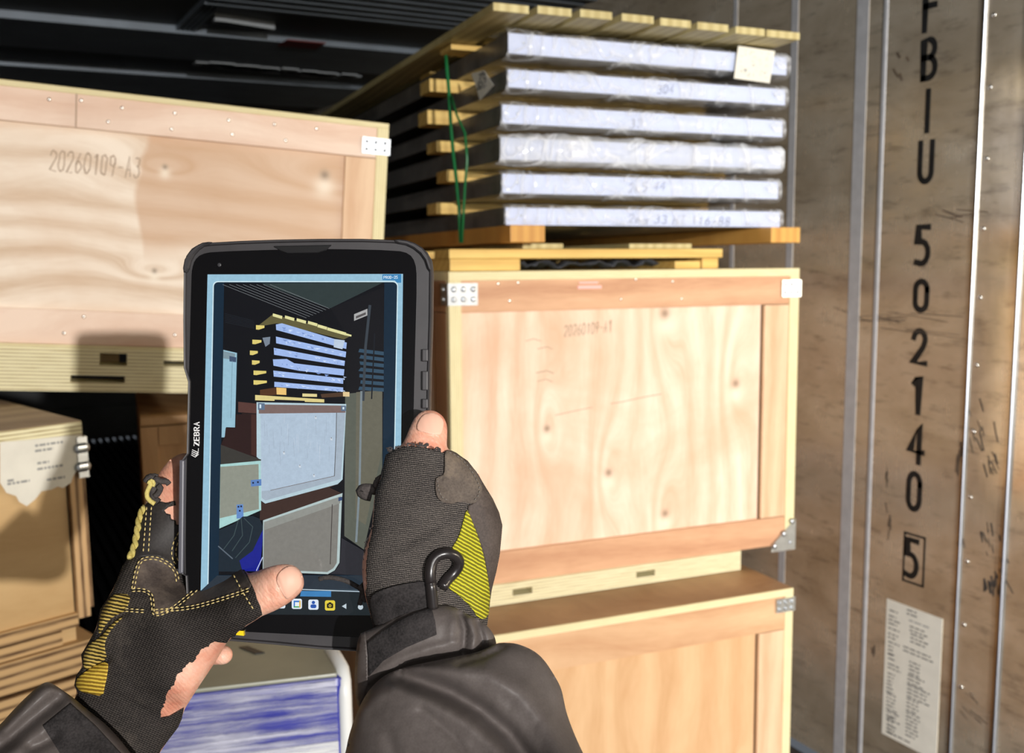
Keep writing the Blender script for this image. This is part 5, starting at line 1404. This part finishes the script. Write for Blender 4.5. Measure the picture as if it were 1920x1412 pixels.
patch('side_panel', RB, [(868, 858), (880, 866), (908, 909), (924, 935), (936, 961), (941, 985), (939, 1010), (936, 1041), (929, 1075), (921, 1106), (917, 1135), (915, 1158), (919, 1125), (916, 1088), (907, 1041), (888, 984), (874, 950), (888, 944), (900, 932), (905, 914), (895, 891)], M['glove_leather'], gr_, .0012)
patch('thumb_patch', RB, [(834, 846), (843, 843), (860, 851), (879, 870), (895, 891), (905, 914), (902, 933), (888, 946), (865, 940), (841, 946), (823, 938), (817, 924), (816, 898), (824, 893), (833, 890), (834, 870)], M['leather_patch'], gr_, .0022, label='dusty suede patch')
patch('yellow_panel', RB, [(875, 953), (882, 968), (888, 984), (898, 1010), (907, 1041), (916, 1088), (920, 1125), (915, 1160), (897, 1161), (884, 1139), (860, 1116), (838, 1102), (850, 1085), (862, 1070), (862, 1050), (845, 1031), (860, 1008), (868, 980)], M['yellow_rib'], gr_, .0014, label='bright yellow ribbed panel')
patch('wrist_band', RB, [(692, 1128), (699, 1113), (728, 1102), (757, 1095), (799, 1089), (812, 1100), (812, 1142), (757, 1150), (719, 1170), (701, 1184), (697, 1158)], M['velcro'], gr_, .0030, label='black elastic wrist band')
lp = MB()
for o_ in (0,):
    pts = [(812, 1140), (809, 1110), (806, 1080), (808, 1060), (815, 1045), (830, 1037), (848, 1038), (860, 1048), (861, 1060), (851, 1075), (838, 1087), (829, 1102)]
    Q = [pts[0]]
    for a, b_ in zip(pts[:-1], pts[1:]): Q += [(a[0] * .7 + b_[0] * .3, a[1] * .7 + b_[1] * .3), (a[0] * .3 + b_[0] * .7, a[1] * .3 + b_[1] * .7)]
    Q.append(pts[-1]); lp.tube([tuple(p) for p in surf_pts(RB, Q, .0042)], .0029, 0, 10)
lp.build('pull_loop', M['piping'], gr_, 'glossy black piped pull loop', world=True)
st_ = MB(); stitches(st_, RB, [(842, 848), (862, 857), (880, 876), (893, 897), (900, 916), (897, 930), (887, 940)], .0030, 5, 3, .0003); stitches(st_, RB, [(820, 900), (822, 920), (830, 935), (845, 939)], .0030, 5, 3, .0003)
st_.build('stitching', M['thread_grey'], gr_, world=True)
fr_ = MB()
squig(fr_, [(712, 920), (700, 918), (690, 916), (680, 917), (676, 922), (684, 928), (696, 930)], .536, .0030)
squig(fr_, [(714, 900), (704, 906), (710, 914)], .534, .0022); squig(fr_, [(708, 893), (715, 903), (704, 912)], .534, .0018)
squig(fr_, [(598, 1086), (612, 1082), (632, 1084), (652, 1090), (668, 1099), (680, 1106), (678, 1120), (674, 1134)], .548, .0014)
squig(fr_, [(676, 1096), (684, 1104), (690, 1116), (680, 1122)], .542, .0030)
rr = random.Random(3)
for k in range(26):                                                           # loose threads along the torn thumb edge and palm edge
    t = rr.random(); a = (726 + t * 100, 849 - 12 * math.sin(t * 3)); squig(fr_, [a, (a[0] + rr.uniform(-6, 6), a[1] - rr.uniform(3, 9)), (a[0] + rr.uniform(-10, 10), a[1] - rr.uniform(-2, 8))], .515, .00035)
for k in range(22):
    t = rr.random(); a = (698 - 12 * math.sin(t * 3), 990 + t * 110); squig(fr_, [a, (a[0] - rr.uniform(2, 6), a[1] + rr.uniform(-4, 4)), (a[0] - rr.uniform(0, 8), a[1] + rr.uniform(-6, 6))], .522, .00035)
fr_.build('frayed_yarn', M['fuzz'], gr_, 'frayed yarn ends', world=True)

# jacket sleeves --------------------------------------------------------------
SL = [(-220, 1500), (-80, 1425), (0, 1360), (22, 1334), (58, 1298), (84, 1278), (98, 1281), (120, 1296), (140, 1310), (170, 1336), (203, 1361), (246, 1412), (292, 1480), (330, 1580), (300, 1720), (-240, 1720)]
sf = [([(0, 1400), (60, 1350), (110, 1310)], 9, -24), ([(10, 1370), (50, 1325), (84, 1292)], 8, 10), ([(60, 1400), (100, 1380)], 10, -18), ([(100, 1290), (160, 1340), (240, 1420)], 7, 7), ([(20, 1412), (80, 1380)], 8, 8), ([(-30, 1450), (60, 1420)], 14, 9)]
SLB = Body(SL, [(0, 1400, .54), (100, 1310, .552), (200, 1400, .552), (0, 1700, .47), (250, 1600, .50)], k=1.2, hm=120, folds=sf, sig=110, rough=.5, step=4)
m = MB(); sheet(m, SLB, SLB.P, 6.0, top=0, both=True)
sl_l = m.build('left_sleeve', M['jacket'], per, 'dark nylon jacket sleeve', world=True, uv=m.uv)
patch('cuff_tape', SLB, [(80, 1361), (132, 1319), (180, 1362), (228, 1414), (262, 1462), (170, 1490), (112, 1412)], M['velcro'], sl_l, .0012, 4, 0, 'rough black hook tape')
CU = [(672, 1192), (684, 1184), (703, 1177), (757, 1145), (813, 1133), (850, 1136), (879, 1154), (897, 1160), (922, 1181), (932, 1206), (930, 1245), (900, 1290), (820, 1330), (740, 1340), (690, 1330), (670, 1330), (664, 1280), (667, 1225)]
cf = [([(862, 1150), (872, 1180), (868, 1225)], 4, -16), ([(880, 1160), (890, 1190), (886, 1225)], 4, 10), ([(896, 1165), (905, 1200), (905, 1230)], 4, -14), ([(690, 1270), (740, 1240), (810, 1215), (860, 1205)], 6, 5), ([(700, 1290), (760, 1255), (850, 1232), (920, 1222)], 7, -10), ([(850, 1165), (846, 1200)], 6, 4)]
CB = Body(CU, [(690, 1220, .520), (760, 1200, .512), (860, 1190, .520), (800, 1300, .515)], k=1.25, hm=80, folds=cf, sig=80, rough=.4)
m = MB(); sheet(m, CB, CB.P, 5.0, top=0, both=True)
cu_ = m.build('right_cuff', M['jacket'], per, 'gathered nylon cuff', world=True, uv=m.uv)
patch('cuff_tape', CB, [(688, 1205), (715, 1184), (748, 1163), (780, 1148), (809, 1139), (816, 1165), (819, 1190), (762, 1214), (719, 1239), (692, 1268)], M['velcro'], cu_, .0016, 4, 0, 'rough black hook tape')
patch('cuff_tab', CB, [(676, 1188), (685, 1184), (689, 1230), (689, 1285), (676, 1326), (668, 1310), (667, 1260)], M['jacket'], cu_, .0030, 4, 0)
SR = [(900, 1222), (931, 1206), (946, 1205), (965, 1206), (984, 1212), (1004, 1222), (1021, 1238), (1038, 1264), (1052, 1289), (1057, 1312), (1062, 1337), (1076, 1375), (1093, 1412), (1135, 1500), (1180, 1720), (520, 1720), (590, 1560), (632, 1460), (648, 1412), (654, 1378), (672, 1328), (692, 1292), (722, 1264), (762, 1250), (820, 1238), (862, 1230)]
sf = [([(752, 1268), (790, 1278), (850, 1302), (905, 1335), (955, 1378), (1000, 1440)], 13, -44), ([(760, 1250), (830, 1250), (910, 1262), (975, 1298), (1020, 1350), (1050, 1420)], 17, 22), ([(745, 1290), (800, 1315), (870, 1352), (925, 1400), (960, 1450)], 12, 13),
      ([(690, 1340), (725, 1370), (745, 1440)], 10, -7), ([(860, 1245), (905, 1232), (945, 1212)], 4, -9), ([(840, 1238), (900, 1222), (930, 1212)], 4, 4), ([(790, 1330), (850, 1380), (880, 1430)], 6, -5), ([(670, 1350), (700, 1310), (740, 1285)], 9, 6)]
SRB = Body(SR, [(850, 1300, .505), (700, 1350, .500), (980, 1280, .512), (850, 1450, .470), (800, 1700, .40), (1100, 1600, .43)], k=1.2, hm=150, folds=sf, sig=120, rough=.5, step=4, seed=2)
m = MB(); sheet(m, SRB, SRB.P, 6.0, top=0, both=True)
m.build('right_sleeve', M['jacket'], per, 'dark nylon jacket sleeve with a deep fold', world=True, uv=m.uv)
